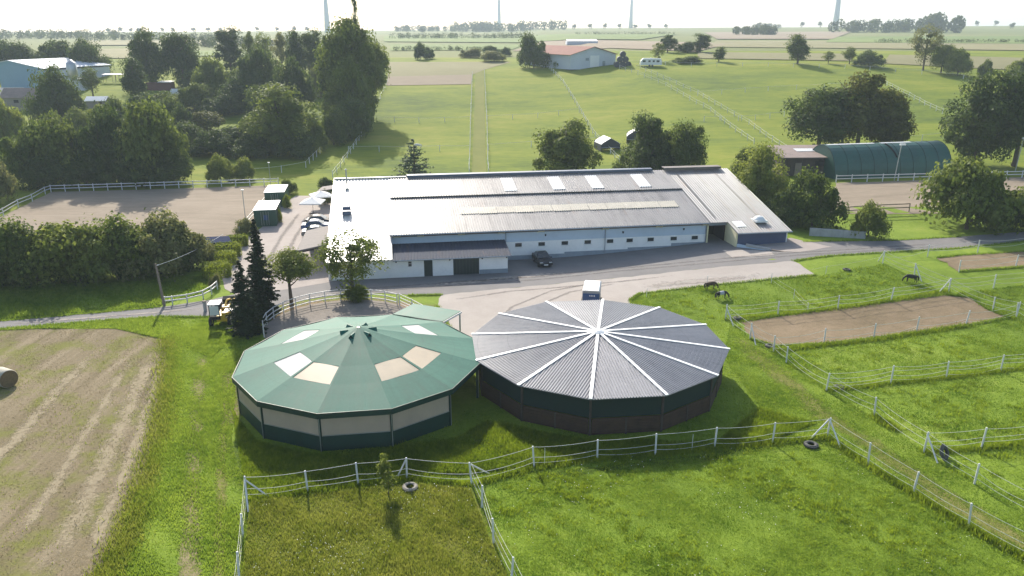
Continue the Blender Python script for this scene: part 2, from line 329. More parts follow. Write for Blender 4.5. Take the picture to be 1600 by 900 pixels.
# ------------------------------------------------------------------ mesh helpers
class MB:
    def __init__(s): s.v = []; s.f = []; s.mi = []; s.cur = 0; s.smooth = False
    def add(s, vs, fs):
        o = len(s.v); s.v += [tuple(map(float, q)) for q in vs]
        s.f += [tuple(i + o for i in q) for q in fs]; s.mi += [s.cur] * len(fs)
    def box(s, c, d, rz=0.0, M=None):
        x, y, z = (q / 2 for q in d)
        P = [Vector((a, b, e)) for e in (-z, z) for a, b in ((-x, -y), (x, -y), (x, y), (-x, y))]
        Q = Matrix.Rotation(rz, 3, 'Z') if M is None else M
        s.add([Q @ p + Vector(c) for p in P], [(3, 2, 1, 0), (4, 5, 6, 7), (0, 1, 5, 4), (1, 2, 6, 5), (2, 3, 7, 6), (3, 0, 4, 7)])
    def beam(s, a, b, wd, ht):
        """box from a to b, wd across, ht high"""
        a, b = Vector(a), Vector(b); d = (b - a); L = d.length; d.normalize()
        up = Vector((0, 0, 1)) if abs(d.z) < 0.95 else Vector((0, 1, 0))
        sd = d.cross(up).normalized(); up = sd.cross(d)
        M = Matrix((d, sd, up)).transposed(); s.box((a + b) / 2, (L, wd, ht), M=M)
    def tube(s, pts, rad, n=8, cap=True):
        pts = [Vector(p) for p in pts]; rad = rad if hasattr(rad, '__len__') else [rad] * len(pts)
        V, Fc = [], []
        for i, p in enumerate(pts):
            d = (pts[min(i+1, len(pts)-1)] - pts[max(i-1, 0)]).normalized()
            up = Vector((0, 0, 1)) if abs(d.z) < 0.9 else Vector((1, 0, 0))
            a = d.cross(up).normalized(); b = d.cross(a)
            for k in range(n):
                q = 2 * math.pi * k / n; V.append(p + (a * math.cos(q) + b * math.sin(q)) * rad[i])
        for i in range(len(pts) - 1):
            for k in range(n):
                k2 = (k + 1) % n; Fc.append((i*n+k, i*n+k2, (i+1)*n+k2, (i+1)*n+k))
        if cap: Fc.append(tuple(range(n))[::-1]); Fc.append(tuple((len(pts)-1)*n + k for k in range(n)))
        s.add(V, Fc)
    def prism(s, poly, vec):
        """closed solid: polygon (3d points) swept along vec"""
        n = len(poly); P = [Vector(p) for p in poly]; v = Vector(vec)
        s.add(P + [p + v for p in P], [tuple(range(n))[::-1], tuple(range(n, 2*n))] + [(i, (i+1) % n, n+(i+1) % n, n+i) for i in range(n)])
    def lathe(s, prof, n=24, c=(0, 0, 0), M=None):
        V, Fc = [], []; m = len(prof); Q = M or Matrix.Identity(3)
        for k in range(n):
            q = 2 * math.pi * k / n
            for r, z in prof: V.append(Q @ Vector((r*math.cos(q), r*math.sin(q), z)) + Vector(c))
        for k in range(n):
            k2 = (k + 1) % n
            for i in range(m - 1): Fc.append((k*m+i, k2*m+i, k2*m+i+1, k*m+i+1))
        s.add(V, Fc)
    def mesh(s, name, mats, bev=0):
        me = bpy.data.meshes.new(name); me.from_pydata(s.v, [], s.f)
        for q in (mats if isinstance(mats, (list, tuple)) else [mats]): me.materials.append(MATS[q])
        me.polygons.foreach_set('material_index', s.mi)
        if s.smooth: me.polygons.foreach_set('use_smooth', [True] * len(s.f))
        me.update(); return me
    def build(s, name, mats, parent=None, bev=0):
        return obj(name, s.mesh(name, mats), parent, bev)
def obj(name, me, parent=None, bev=0):
    o = bpy.data.objects.new(name, me); COL.objects.link(o)
    if parent is not None: o.parent = parent
    if bev:
        b = o.modifiers.new('bevel', 'BEVEL'); b.width = bev; b.segments = 2; b.limit_method = 'ANGLE'
    return o
def tag(o, label=None, cat=None, group=None, kind=None):
    if label: o['label'] = label
    if cat: o['category'] = cat
    if group: o['group'] = group
    if kind: o['kind'] = kind
    return o
def thing(name, label, cat, loc=(0, 0, 0), rz=0.0, group=None):
    o = bpy.data.objects.new(name, None); COL.objects.link(o); o.empty_display_size = 0.5
    o.location = loc; o.rotation_euler = (0, 0, rz); return tag(o, label, cat, group)
def part(name, mat, parent, fn, bev=0, smooth=False):
    b = MB(); b.smooth = smooth; fn(b); return b.build(name, mat, parent, bev)
def np_mesh(name, V, Fq, mat, smooth=False):
    """fast mesh from arrays, faces all of one size"""
    me = bpy.data.meshes.new(name); k = Fq.shape[1]
    me.vertices.add(len(V)); me.vertices.foreach_set('co', V.astype(np.float32).ravel())
    me.loops.add(Fq.size); me.loops.foreach_set('vertex_index', Fq.astype(np.int32).ravel())
    me.polygons.add(len(Fq)); me.polygons.foreach_set('loop_start', np.arange(0, Fq.size, k, dtype=np.int32))
    me.polygons.foreach_set('loop_total', np.full(len(Fq), k, np.int32))
    me.materials.append(MATS[mat]); me.update(calc_edges=True)
    if smooth: me.polygons.foreach_set('use_smooth', np.ones(len(Fq), bool))
    return me

# ------------------------------------------------------------------ ground
def lines(fine0, fine1, step, lo, hi, g=1.16):
    a = list(np.arange(fine0, fine1 + 0.1, step)); d = step
    while a[-1] < hi: d *= g; a.append(min(hi, a[-1] + d))
    d = step
    while a[0] > lo: d *= g; a.insert(0, max(lo, a[0] - d))
    return np.array(a)
gx = lines(-150, 150, 2.5, -4000, 4000); gy = lines(-10, 345, 2.5, -250, 4500, 1.12)
XX, YY = np.meshgrid(gx, gy); ZZ = Z(XX, YY); nx, ny = len(gx), len(gy)
V = np.c_[XX.ravel(), YY.ravel(), ZZ.ravel()]
ii = (np.arange(ny - 1)[:, None] * nx + np.arange(nx - 1)[None, :]).ravel()
Fq = np.c_[ii, ii + 1, ii + nx + 1, ii + nx]
me = np_mesh('ground', V, Fq, 'pasture', True); me.materials.append(MATS['hill_pasture']); me.materials.append(MATS['far_grass'])
yc = V[Fq[:, 0], 1]; me.polygons.foreach_set('material_index', np.where(yc > 330, 2, np.where(yc > 112, 1, 0)).astype(np.int32))
tag(obj('ground', me), kind='structure')

def jitter(P, amp, step):
    """densify a plan outline and make it uneven"""
    o = []; n = len(P)
    for i in range(n):
        a, b = Vector(P[i][:2]), Vector(P[(i+1) % n][:2]); L = (b - a).length; k = max(1, int(L / step))
        nr = Vector((-(b-a).y, (b-a).x)).normalized() if L > 0 else Vector((0, 0))
        for j in range(k):
            q = a + (b - a) * (j / k)
            o.append(q + nr * random.uniform(-amp, amp))
    return o
def sheet(name, P, mat, off=0.012, amp=0.15, step=1.2, res=4.0, kind='structure'):
    bm = bmesh.new(); vs = [bm.verts.new((q.x, q.y, 0)) for q in jitter(P, amp, step)]
    bm.faces.new(vs); bmesh.ops.triangulate(bm, faces=bm.faces[:])
    xs = [q.co.x for q in bm.verts]; ys = [q.co.y for q in bm.verts]
    for ax, lo, hi in ((0, min(xs), max(xs)), (1, min(ys), max(ys))):
        for k in np.arange(math.ceil(lo / res) * res, hi, res):
            co = [0, 0, 0]; no = [0, 0, 0]; co[ax] = k; no[ax] = 1
            bmesh.ops.bisect_plane(bm, geom=bm.verts[:] + bm.edges[:] + bm.faces[:], plane_co=co, plane_no=no, dist=1e-5)
    for q in bm.verts: q.co.z = float(Z(q.co.x, q.co.y)) + off
    bm.normal_update()
    for f in bm.faces:
        if f.normal.z < 0: f.normal_flip()
    me = bpy.data.meshes.new(name); bm.to_mesh(me); bm.free(); me.materials.append(MATS[mat])
    return tag(obj(name, me), kind=kind)
def px(*a): return [at(x, y) for x, y in a]
def strip(name, pts, width, mat, off=0.02, seg=1.0, kind='structure', nx=8):
    """soft-edged band along a plan path; 'edge' is 1 in the middle, 0 at the rims"""
    P = [Vector(p[:2]) for p in pts]; C = []
    for i in range(len(P) - 1):
        k = max(1, int((P[i+1] - P[i]).length / seg))
        C += [P[i] + (P[i+1] - P[i]) * (j / k) for j in range(k)]
    C.append(P[-1]); V = []; E = []
    for i, c in enumerate(C):
        d = (C[min(i+1, len(C)-1)] - C[max(i-1, 0)]).normalized(); n = Vector((-d.y, d.x)); e_end = min(1, min(i, len(C)-1-i) / 4)
        for j in range(nx + 1):
            u = j / nx * 2 - 1; q = c + n * u * width / 2
            V.append((q.x, q.y, float(Z(q.x, q.y)) + off)); E.append((1 - abs(u)) * 1.1 * e_end)
    m = nx + 1; Fc = [(i*m+j, (i+1)*m+j, (i+1)*m+j+1, i*m+j+1) for i in range(len(C)-1) for j in range(nx)]
    Fc = [f[::-1] for f in Fc]
    me = bpy.data.meshes.new(name); me.from_pydata(V, [], Fc); me.materials.append(MATS[mat])
    a = me.attributes.new('edge', 'FLOAT', 'POINT'); a.data.foreach_set('value', E)
    return tag(obj(name, me), kind=kind)
def blob(name, P, mat, off=0.02, soft=2.0, res=0.7, kind='structure'):
    """soft-edged patch over a plan polygon"""
    P = np.array([p[:2] for p in P]); lo = P.min(0) - soft; hi = P.max(0) + soft
    xs = np.arange(lo[0], hi[0] + res, res); ys = np.arange(lo[1], hi[1] + res, res)
    X, Y = np.meshgrid(xs, ys); d = sdist(P, X.ravel(), Y.ravel()).reshape(X.shape)
    E = np.clip(0.5 + d / (2 * soft), 0, 1.1); nx = len(xs)
    V = np.c_[X.ravel(), Y.ravel(), Z(X, Y).ravel() + off]
    i = (np.arange(len(ys)-1)[:, None]*nx + np.arange(nx-1)[None, :]).ravel(); Fq = np.c_[i, i+1, i+nx+1, i+nx]
    e = E.ravel(); Fq = Fq[e[Fq].max(1) > 0.02]
    used = np.unique(Fq); mp = -np.ones(len(V), int); mp[used] = np.arange(len(used))
    me = np_mesh(name, V[used], mp[Fq], mat); a = me.attributes.new('edge', 'FLOAT', 'POINT'); a.data.foreach_set('value', e[used].astype(np.float32))
    return tag(obj(name, me), kind=kind)
def sdist(P, x, y):
    """signed distance to polygon, positive inside"""
    d = np.full(len(x), 1e9); ins = np.zeros(len(x), bool); n = len(P)
    for i in range(n):
        a, b = P[i], P[(i+1) % n]; ab = b - a
        t = np.clip(((x-a[0])*ab[0] + (y-a[1])*ab[1]) / (ab@ab + 1e-9), 0, 1)
        d = np.minimum(d, np.hypot(x - a[0] - t*ab[0], y - a[1] - t*ab[1]))
        c = (a[1] > y) != (b[1] > y); xi = a[0] + (y - a[1]) * (b[0]-a[0]) / (b[1]-a[1] + 1e-12)
        ins ^= c & (x < xi)
    return np.where(ins, d, -d)
def quad_field(name, c4, mat, off, n=24):
    """far field: bilinear patch draped on the terrain; corners are plan points"""
    a, b, c, d = [np.array(q[:2]) for q in c4]; u = np.linspace(0, 1, n + 1)
    U, W = np.meshgrid(u, u); P = (a*(1-U[..., None])*(1-W[..., None]) + b*U[..., None]*(1-W[..., None]) + c*U[..., None]*W[..., None] + d*(1-U[..., None])*W[..., None])
    V = np.c_[P.reshape(-1, 2), Z(P[..., 0], P[..., 1]).ravel() + off]
    i = (np.arange(n)[:, None]*(n+1) + np.arange(n)[None, :]).ravel(); Fq = np.c_[i, i+1, i+n+2, i+n+1]
    return tag(obj(name, np_mesh(name, V, Fq, mat)), kind='structure')

# near surfaces
STUB = px((-330, 528), (-120, 519), (60, 512), (180, 513), (262, 527), (258, 600), (250, 667), (226, 750), (200, 835), (165, 900), (110, 1010)) + [Vector((-34, 14, 0)), Vector((-75, 14, 0)), Vector((-110, 40, 0))]
sheet('stubble_field', STUB, 'stubble', 0.006, 0.35, 1.0)
LANE = px((-330, 530), (-120, 516), (0, 502), (150, 489), (250, 480), (330, 468), (400, 452), (480, 440), (560, 424), (640, 420), (760, 412), (800, 396), (880, 386), (1000, 376), (1100, 368), (1115, 352), (1142, 352), (1150, 372), (1215, 372), (1255, 378), (1400, 376), (1500, 370), (1620, 360), (1760, 352), (1780, 364), (1620, 375), (1500, 388), (1400, 394), (1300, 400), (1240, 408), (1100, 420), (900, 440), (780, 452), (690, 461), (650, 462), (600, 458), (520, 462), (450, 474), (400, 486), (330, 496), (250, 495), (150, 502), (0, 514), (-120, 529), (-330, 545))
sheet('lane', LANE, 'asphalt', 0.018, 0.10, 1.0)
YARD = px((690, 461), (780, 452), (900, 440), (1100, 420), (1240, 408), (1275, 430), (1200, 437), (1100, 447), (1000, 459), (985, 470), (1000, 500), (900, 540), (740, 540), (700, 510), (682, 478))
sheet('concrete_yard', YARD, 'concrete', 0.026, 0.12, 1.0)
DRIVE = px((372, 462), (352, 452), (345, 430), (360, 400), (385, 372), (420, 348), (440, 320), (462, 306), (520, 306), (530, 340), (500, 400), (520, 440), (450, 452))
sheet('paved_drive', DRIVE, 'pavers', 0.026, 0.06, 1.0)
sheet('sand_arena', px((-120, 362), (-40, 350), (6, 337), (80, 300), (200, 297), (330, 293), (440, 289), (446, 300), (420, 330), (368, 372), (330, 374), (0, 378), (-120, 388)), 'sand', 0.02, 0.15, 1.5)
sheet('riding_arena', px((1290, 335), (1307, 286), (1400, 283), (1500, 280), (1640, 275), (1700, 330), (1560, 333), (1420, 334)), 'sand', 0.02, 0.15, 1.5)
z6 = lambda *q: [at(1100 + x / 3, 340 + y / 3) for x, y in q]
DIRT = z6((170, 490), (350, 462), (620, 425), (870, 395), (1130, 362), (1250, 375), (1330, 430), (1430, 470), (1240, 505), (1000, 540), (800, 568), (600, 592), (330, 603), (215, 570))
sheet('dirt_paddock', DIRT, 'dirt', 0.035, 0.3, 0.8)
DIRT2 = z6((1090, 190), (1200, 178), (1500, 160), (1640, 150), (1640, 222), (1500, 232), (1350, 242), (1200, 254))
sheet('dirt_paddock', DIRT2, 'dirt', 0.035, 0.3, 0.8)
sheet('concrete_apron', px((1128, 391), (1180, 391), (1205, 394), (1210, 399), (1145, 403)), 'concrete', 0.034, 0.05, 1)
sheet('gravel_apron', px((1180, 382), (1235, 372), (1262, 378), (1300, 386), (1250, 394), (1205, 393)), 'pavers', 0.03, 0.1, 1)
sheet('round_paddock', [Vector((-16.04 + 7.2*math.cos(a), 68.07 + 7.2*math.sin(a), 0)) for a in np.linspace(0, 2*math.pi, 40)[:-1]], 'pen_floor', 0.012, 0.1, 1)
# worn bands and patches
strip('field_track', px((322, 540), (312, 600), (306, 680), (300, 780), (296, 900), (292, 1020)), 1.5, 'worn_track', 0.01)
strip('field_track', px((352, 560), (352, 640), (346, 720), (345, 800), (342, 900), (340, 1020)), 0.9, 'worn_grass', 0.012)
strip('paddock_track', px((1150, 520), (1185, 560), (1235, 600), (1290, 650), (1370, 700), (1450, 760), (1560, 830), (1690, 910)), 2.6, 'worn_grass', 0.012)
strip('paddock_track', px((1240, 690), (1120, 712), (1000, 725), (900, 738), (800, 748)), 1.5, 'rank_grass', 0.012)
for q, wd in ((((266, 530), (240, 610), (208, 700), (170, 800), (120, 910)), 1.5), (((240, 545), (205, 630), (165, 720), (112, 830), (66, 920)), 2.2), (((205, 560), (150, 650), (90, 750), (10, 870)), 1.3), (((150, 545), (90, 610), (20, 690), (-80, 790)), 1.7)):
    strip('straw_row', px(*q), wd, 'straw_row', 0.012)
blob('bare_patch', px((352, 600), (366, 560), (372, 600), (374, 650), (362, 660)), 'bare_soil', 0.014, 0.8, 0.4)
blob('meadow_floor', px((390, 785), (480, 772), (640, 752), (737, 760), (770, 850), (800, 915), (372, 915)), 'meadow_floor', 0.008, 0.9, 0.6)
blob('bare_patch', px((420, 520), (412, 500), (440, 478), (500, 468), (600, 468), (640, 474), (680, 480), (690, 500)), 'bare_soil', 0.008, 1.2)
blob('rank_strip', px((360, 690), (390, 780), (560, 752), (735, 722), (830, 712), (760, 680), (620, 700), (480, 712)), 'rank_grass', 0.01, 1.0)
m_soft('tyre_marks', [(0.35, (0.19, 0.175, 0.16)), (0.6, (0.26, 0.235, 0.215))], 0.4, 0.45)
m_soft('pale_dust', [(0.35, (0.33, 0.29, 0.255)), (0.6, (0.42, 0.375, 0.33))], 0.3)
for q, wd, mt in ((((420, 478), (560, 452), (760, 438), (960, 420), (1130, 404), (1300, 392), (1480, 380)), 0.7, 'tyre_marks'), (((420, 484), (560, 457), (760, 443), (960, 424), (1130, 409), (1300, 396), (1480, 384)), 0.7, 'tyre_marks'),
                  (((700, 470), (800, 455), (930, 444), (1060, 430)), 0.6, 'tyre_marks'), (((760, 520), (800, 480), (860, 455), (960, 436)), 0.6, 'tyre_marks'), (((790, 520), (830, 482), (890, 457), (985, 438)), 0.6, 'tyre_marks'),
                  (((395, 455), (415, 415), (440, 370), (470, 330)), 0.9, 'tyre_marks'), (((420, 455), (440, 415), (462, 370), (488, 330)), 0.9, 'tyre_marks'), (((1000, 448), (1090, 440), (1190, 431)), 2.0, 'pale_dust'), (((0, 508), (150, 496), (250, 488), (330, 481)), 0.9, 'pale_dust'), (((660, 448), (780, 436), (900, 424)), 1.8, 'pale_dust')):
    strip('wheel_marks' if mt == 'tyre_marks' else 'dusty_patch', px(*q), wd, mt, 0.042)
# far fields
for nm, c4, mt, of in (
    ('tilled_strip', ((604, 134), (736, 132), (738, 117), (606, 120)), 'crop_brown', 0.10),
    ('stubble_strip', ((606, 120), (738, 117), (800, 97), (606, 97)), 'crop_straw', 0.08),
    ('grass_track', ((737, 276), (760, 276), (756, 112), (743, 112)), 'track_turf', 0.06),
    ('crop_field', ((800, 80), (1090, 82), (1150, 68), (850, 64)), 'crop_brown', 0.3),
    ('crop_field', ((1090, 92), (1330, 96), (1330, 85), (1090, 82)), 'crop_straw', 0.25),
    ('crop_field', ((1100, 74), (1620, 80), (1640, 66), (1120, 64)), 'crop_straw', 0.3),
    ('crop_field', ((1290, 67), (1640, 70), (1640, 57), (1300, 58)), 'crop_green', 0.45),
    ('crop_field', ((1120, 62), (1300, 62), (1330, 50), (1100, 51)), 'crop_brown', 0.6),
    ('crop_field', ((610, 80), (800, 78), (820, 70), (610, 70)), 'crop_green', 0.3),
    ('crop_field', ((600, 66), (1000, 63), (1060, 54), (600, 57)), 'crop_green', 0.6),
    ('crop_field', ((130, 92), (210, 92), (220, 76), (130, 78)), 'crop_straw', 0.3),
    ('crop_field', ((300, 88), (420, 90), (430, 80), (300, 80)), 'crop_green', 0.3),
    ('crop_field', ((130, 72), (520, 70), (520, 61), (120, 64)), 'crop_straw', 0.6),
    ('crop_field', ((1380, 100), (1620, 112), (1640, 92), (1390, 86)), 'crop_straw', 0.2)):
    quad_field(nm, px(*c4), mt, of)

# ------------------------------------------------------------------ round buildings
def corners(c, rad, a0, sg): return [Vector((c[0] + rad*math.cos(a0 + sg*k*math.pi/6), c[1] + rad*math.sin(a0 + sg*k*math.pi/6), 0)) for k in range(12)]
def lerp(a, b, t): return a + (b - a) * t
# green canvas lunging hall
GC = Vector((-11.54, 53.95, 0)); GE, GA = 2.94, 5.40
gp = thing('lunging_hall', 'twelve-sided riding pen with green canvas roof and tan window sides', 'riding pen', GC)
gcor = [q - GC for q in corners(GC, 9.2, 1.976, 1)]; gw = [q * 0.975 for q in gcor]
apex = Vector((0, 0, GA))
PANES = {3: 'roof_pane_white', 4: 'roof_pane', 6: 'roof_pane', 7: 'roof_pane', 9: 'roof_pane_white', 1: 'roof_pane_white'}
def rp(k, r): q = gcor[k % 12] * r; return Vector((q.x, q.y, GA + (GE - GA) * r - 0.10 * math.sin(math.pi * r)))
for k in range(12):
    def fn(b, k=k):
        rs = [0.02, 0.25, 0.48, 0.69, 0.85, 1.0]; nu = 6
        def pt(r, u):
            p = lerp(rp(k, r), rp(k+1, r), u); p.z -= 0.07 * math.sin(math.pi*u) * r; return p
        for i in range(5):
            cells = [(j/nu, (j+1)/nu) for j in range(nu)]
            if i == 2 and k in PANES: cells = [(0, 0.035), (0.965, 1)]
            for u0, u1 in cells:
                P = [pt(rs[i], u0), pt(rs[i+1], u0), pt(rs[i+1], u1), pt(rs[i], u1)]
                b.prism([p - Vector((0, 0, 0.03)) for p in P], (0, 0, 0.03))
    pn = part('roof_panel', 'green_tarp', gp, fn)
    if k in PANES:
        def fp(b, k=k):
            P = [lerp(rp(k, r), rp(k+1, r), u) for r, u in ((0.481, 0.036), (0.689, 0.036), (0.689, 0.964), (0.481, 0.964))]
            b.prism([p - Vector((0, 0, 0.06)) for p in P], (0, 0, 0.025))
        part('roof_pane', PANES[k], pn, fp)
    a, c = gcor[k], gcor[(k+1) % 12]
    def ff(b):
        P0, P1 = a*1.004, c*1.004; h = 0.42
        P = [Vector((P0.x, P0.y, GE+0.0)), Vector((P1.x, P1.y, GE+0.0)), Vector((P1.x, P1.y, GE-h)), Vector((P0.x, P0.y, GE-h))]
        nn = (P1 - P0).cross(Vector((0, 0, 1))).normalized() * 0.03
        b.prism(P, nn)
    part('fascia', 'green_skirt', gp, ff)
    wa, wc = gw[k], gw[(k+1) % 12]; dn = (wc - wa).normalized(); inn = Vector((-dn.y, dn.x, 0))
    part('post', 'green_skirt', gp, lambda b: b.box((gw[k].x, gw[k].y, GE/2 - 0.05), (0.14, 0.14, GE - 0.1), math.atan2(gw[k].y, gw[k].x)))
    part('post_strip', 'galvanised', gp, lambda b: b.box((gw[k].x*1.012 + 0, gw[k].y*1.012, GE/2 - 0.2), (0.02, 0.05, GE - 0.5), math.atan2(gw[k].y, gw[k].x)))
    if k in (7, 8, 10): continue
    e0, e1 = wa + dn*0.09, wc - dn*0.09
    split = 1.15
    part('lower_panel', 'green_skirt', gp, lambda b: b.beam(e0 + Vector((0, 0, split/2 + 0.01)), e1 + Vector((0, 0, split/2 + 0.01)), 0.05, split))
    mid = GE - 0.3
    part('side_window', 'mesh_window', gp, lambda b: b.beam(e0 + Vector((0, 0, (split + mid)/2 + 0.005)), e1 + Vector((0, 0, (split + mid)/2 + 0.005)), 0.02, mid - split))
    m2 = lerp(e0, e1, 0.5)
    part('window_rail', 'galvanised', gp, lambda b: b.beam(e0 - inn*0.03 + Vector((0, 0, split)), e1 - inn*0.03 + Vector((0, 0, split)), 0.03, 0.05))
for k in range(6):
    a = 0.3 + k*math.pi/3; c = Vector((1.35*math.cos(a), 1.35*math.sin(a), 0)); zr = GA + (GE-GA)*0.155
    d = Vector((math.cos(a), math.sin(a), 0)); s_ = Vector((-d.y, d.x, 0))
    v = part('roof_vent', 'green_tarp', gp, lambda b: b.prism([c - s_*0.26 + Vector((0, 0, zr-0.1)), c + s_*0.26 + Vector((0, 0, zr-0.1)), c + s_*0.04 + Vector((0, 0, zr+0.20)), c - s_*0.04 + Vector((0, 0, zr+0.20))], -d*0.6))
    part('vent_mouth', 'void', v, lambda b: b.prism([c + d*0.004 - s_*0.18 + Vector((0, 0, zr-0.05)), c + d*0.004 + s_*0.18 + Vector((0, 0, zr-0.05)), c + d*0.004 + Vector((0, 0, zr+0.14))], d*0.01))
part('centre_mast', 'galvanised', gp, lambda b: b.tube([(0, 0, 0), (0, 0, GA - 0.05)], 0.1))
part('entrance_canopy', 'green_tarp', gp, lambda b: b.prism([Vector(q) - GC for q in ((-5.92, 61.5, 2.86), (-4.51, 63.95, 2.9), (-8.88, 65.62, 3.0), (-10.4, 63.05, 2.95))], (0, 0, 0.05)))
for q in ((-4.62, 63.95), (-8.80, 65.5)):
    part('post', 'white_rail', gp, lambda b: b.box((q[0]-GC.x, q[1]-GC.y, 1.43), (0.14, 0.14, 2.84)))
part('canopy_edge', 'white_rail', gp, lambda b: b.beam(Vector((-5.86, 61.45, 2.80)) - GC, Vector((-4.45, 63.9, 2.84)) - GC, 0.05, 0.16))

# grey horse walker
WC = Vector((6.81, 56.8, 0)); WE, WA = 2.94, 3.78
wp = thing('horse_walker', 'round grey corrugated roof with white spokes over dark timber walls', 'horse walker', WC)
wcor = [q - WC for q in corners(WC, 10.19, 1.943, -1)]; ww = [q*0.955 for q in wcor]
for k in range(12):
    A, B = wcor[k], wcor[(k+1) % 12]
    def fn(b):
        # corrugations run down the slope, parallel to the panel's own centre line
        M = (A + B) / 2; L = M.length; d = M.normalized(); s_ = Vector((-d.y, d.x, 0)); half = (B - A).length / 2
        pitch = 0.20; n = int(2*half / pitch); prof = []
        for i in range(n):
            x0 = -half + (i/n)*2*half; q = 2*half/n
            prof += [(x0, 0), (x0 + 0.28*q, 0), (x0 + 0.44*q, 0.065), (x0 + 0.72*q, 0.065), (x0 + 0.88*q, 0)]
        prof.append((half, 0))
        def zt(r): return WA + (WE - WA) * r
        V = []
        for x, h in prof:
            r0 = min(1, max(0.02, abs(x) / half)); x_ = x
            p0 = d*(L*r0) + s_*x_; p1 = d*L + s_*x_
            for p, r in ((p0, r0), (p1, 1.0)):
                V.append((p.x, p.y, zt(r) + h)); V.append((p.x, p.y, zt(r) - 0.03))
        F_ = []
        for i in range(len(prof) - 1):
            o = 4*i; F_ += [(o, o+2, o+6, o+4), (o+1, o+5, o+7, o+3), (o+2, o+3, o+7, o+6), (o, o+4, o+5, o+1)]
        b.add(V, F_)
    part('roof_panel', 'fibre_cement', wp, fn)
    part('ridge_cap', 'white_cap', wp, lambda b: b.beam(Vector((0, 0, WA + 0.09)) + A*0.03, A*1.004 + Vector((0, 0, WE + 0.09)), 0.24, 0.05))
    wa, wb = ww[k], ww[(k+1) % 12]; dn = (wb - wa).normalized(); on = Vector((-dn.y, dn.x, 0)); on = on if on.dot(wa) > 0 else -on
    part('wind_net', 'green_net', wp, lambda b: b.beam(wa + Vector((0, 0, 2.1)), wb + Vector((0, 0, 2.1)), 0.03, 1.56))
    part('post', 'dark_board', wp, lambda b: b.box((wa.x, wa.y, 1.42), (0.16, 0.16, 2.84), math.atan2(wa.y, wa.x)))
    nb = 5
    for i in range(nb):
        z0 = 0.06 + i*0.25
        part('board', 'brown_board', wp, lambda b: b.beam(wa + on*0.06 + dn*0.1 + Vector((0, 0, z0 + 0.12)), wb + on*0.06 - dn*0.1 + Vector((0, 0, z0 + 0.12)), 0.04, 0.235))
    mm = (wa + wb)/2 + on*0.1
    part('batten', 'dark_board', wp, lambda b: b.box((mm.x, mm.y, 0.66), (0.06, 0.12, 1.28), math.atan2(on.y, on.x)))
part('roof_cap', 'white_cap', wp, lambda b: b.lathe([(0, WA+0.26), (0.25, WA+0.24), (0.5, WA+0.13), (0.52, WA+0.05)], 16))
part('centre_mast', 'galvanised', wp, lambda b: b.tube([(0, 0, 0), (0, 0, WA)], 0.12))

# ------------------------------------------------------------------ main stable barn
TH = math.atan2(8.6, 54.8); BO = Vector((-23.8, 102.7, 0))
bn = thing('stable_barn', 'long white stable and riding hall with corrugated metal roof and small windows', 'barn', BO, TH)
def pl(s, wv, z): return Vector((s, -wv, z))
def corr(b, s0, s1, w0, z0, w1, z1, pitch, amp, th=0.08, z0b=None, z1b=None):
    """corrugated slab between ridge-side (w0,z0) and eave-side (w1,z1); ribs run down the slope; *b = heights at s1"""
    n = max(1, int(round((s1 - s0) / pitch))); q = (s1 - s0) / n; prof = []
    for i in range(n): prof += [(s0+i*q, 0), (s0+(i+0.5)*q, 0), (s0+(i+0.62)*q, amp), (s0+(i+0.88)*q, amp)]
    prof.append((s1, 0)); V = []; F_ = []
    z0b = z0 if z0b is None else z0b; z1b = z1 if z1b is None else z1b
    for s, h in prof:
        u = (s - s0) / (s1 - s0)
        for wv, z in ((w0, lerp(z0, z0b, u)), (w1, lerp(z1, z1b, u))):
            V += [pl(s, wv, z + h), pl(s, wv, z - th)]
    for i in range(len(prof) - 1):
        o = 4*i; F_ += [(o, o+2, o+6, o+4), (o+1, o+5, o+7, o+3), (o+2, o+3, o+7, o+6), (o, o+4, o+5, o+1)]
    F_ += [(0, 1, 3, 2), (len(V)-4, len(V)-2, len(V)-1, len(V)-3)]
    b.add(V, F_)
def rz_(w_): return 7.5 + (3.85 - 7.5) * w_ / 17
SP = 7.25
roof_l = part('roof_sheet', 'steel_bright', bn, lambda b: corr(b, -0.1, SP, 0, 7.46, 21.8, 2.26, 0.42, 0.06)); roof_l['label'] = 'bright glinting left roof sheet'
roof_u = part('roof_sheet', 'steel_sheet', bn, lambda b: corr(b, SP + 0.01, 46.3, 0, 7.5, 6.95, rz_(6.95) + 0.20, 0.33, 0.05))
roof_m = part('roof_sheet', 'steel_sheet', bn, lambda b: corr(b, SP - 0.3, 46.2, 6.4, rz_(6.4), 17.05, 3.87, 0.30, 0.05))
roof_r = part('roof_sheet', 'steel_sheet', bn, lambda b: corr(b, 46.31, 48.55, 0, 7.5, 17.0, 3.85, 0.33, 0.035))
roof_rr = part('roof_sheet', 'steel_sheet', bn, lambda b: corr(b, 48.56, 55.6, 0, 7.5, 20.05, 3.19, 0.33, 0.035))
part('roof_sheet', 'steel_sheet', bn, lambda b: corr(b, -0.1, 55.6, -13.0, 3.9, -0.02, 7.47, 0.5, 0.05))
for s0 in (22.2, 28.7, 34.0, 40.55):
    part('skylight', 'skylight_white', roof_u, lambda b: corr(b, s0, s0 + 1.65, 1.55, rz_(1.55) + 0.12, 6.15, rz_(6.15) + 0.25, 0.33, 0.05, 0.03))
for i in range(12):
    s0 = 15.7 + i*2.35
    part('skylight', 'skylight_cream', roof_m, lambda b: corr(b, s0 + 0.02, s0 + 2.33, 10.45 + (i % 3)*0.05, rz_(10.45) + 0.08, 12.25 + (i % 2)*0.08, rz_(12.25) + 0.08, 0.30, 0.05, 0.03))
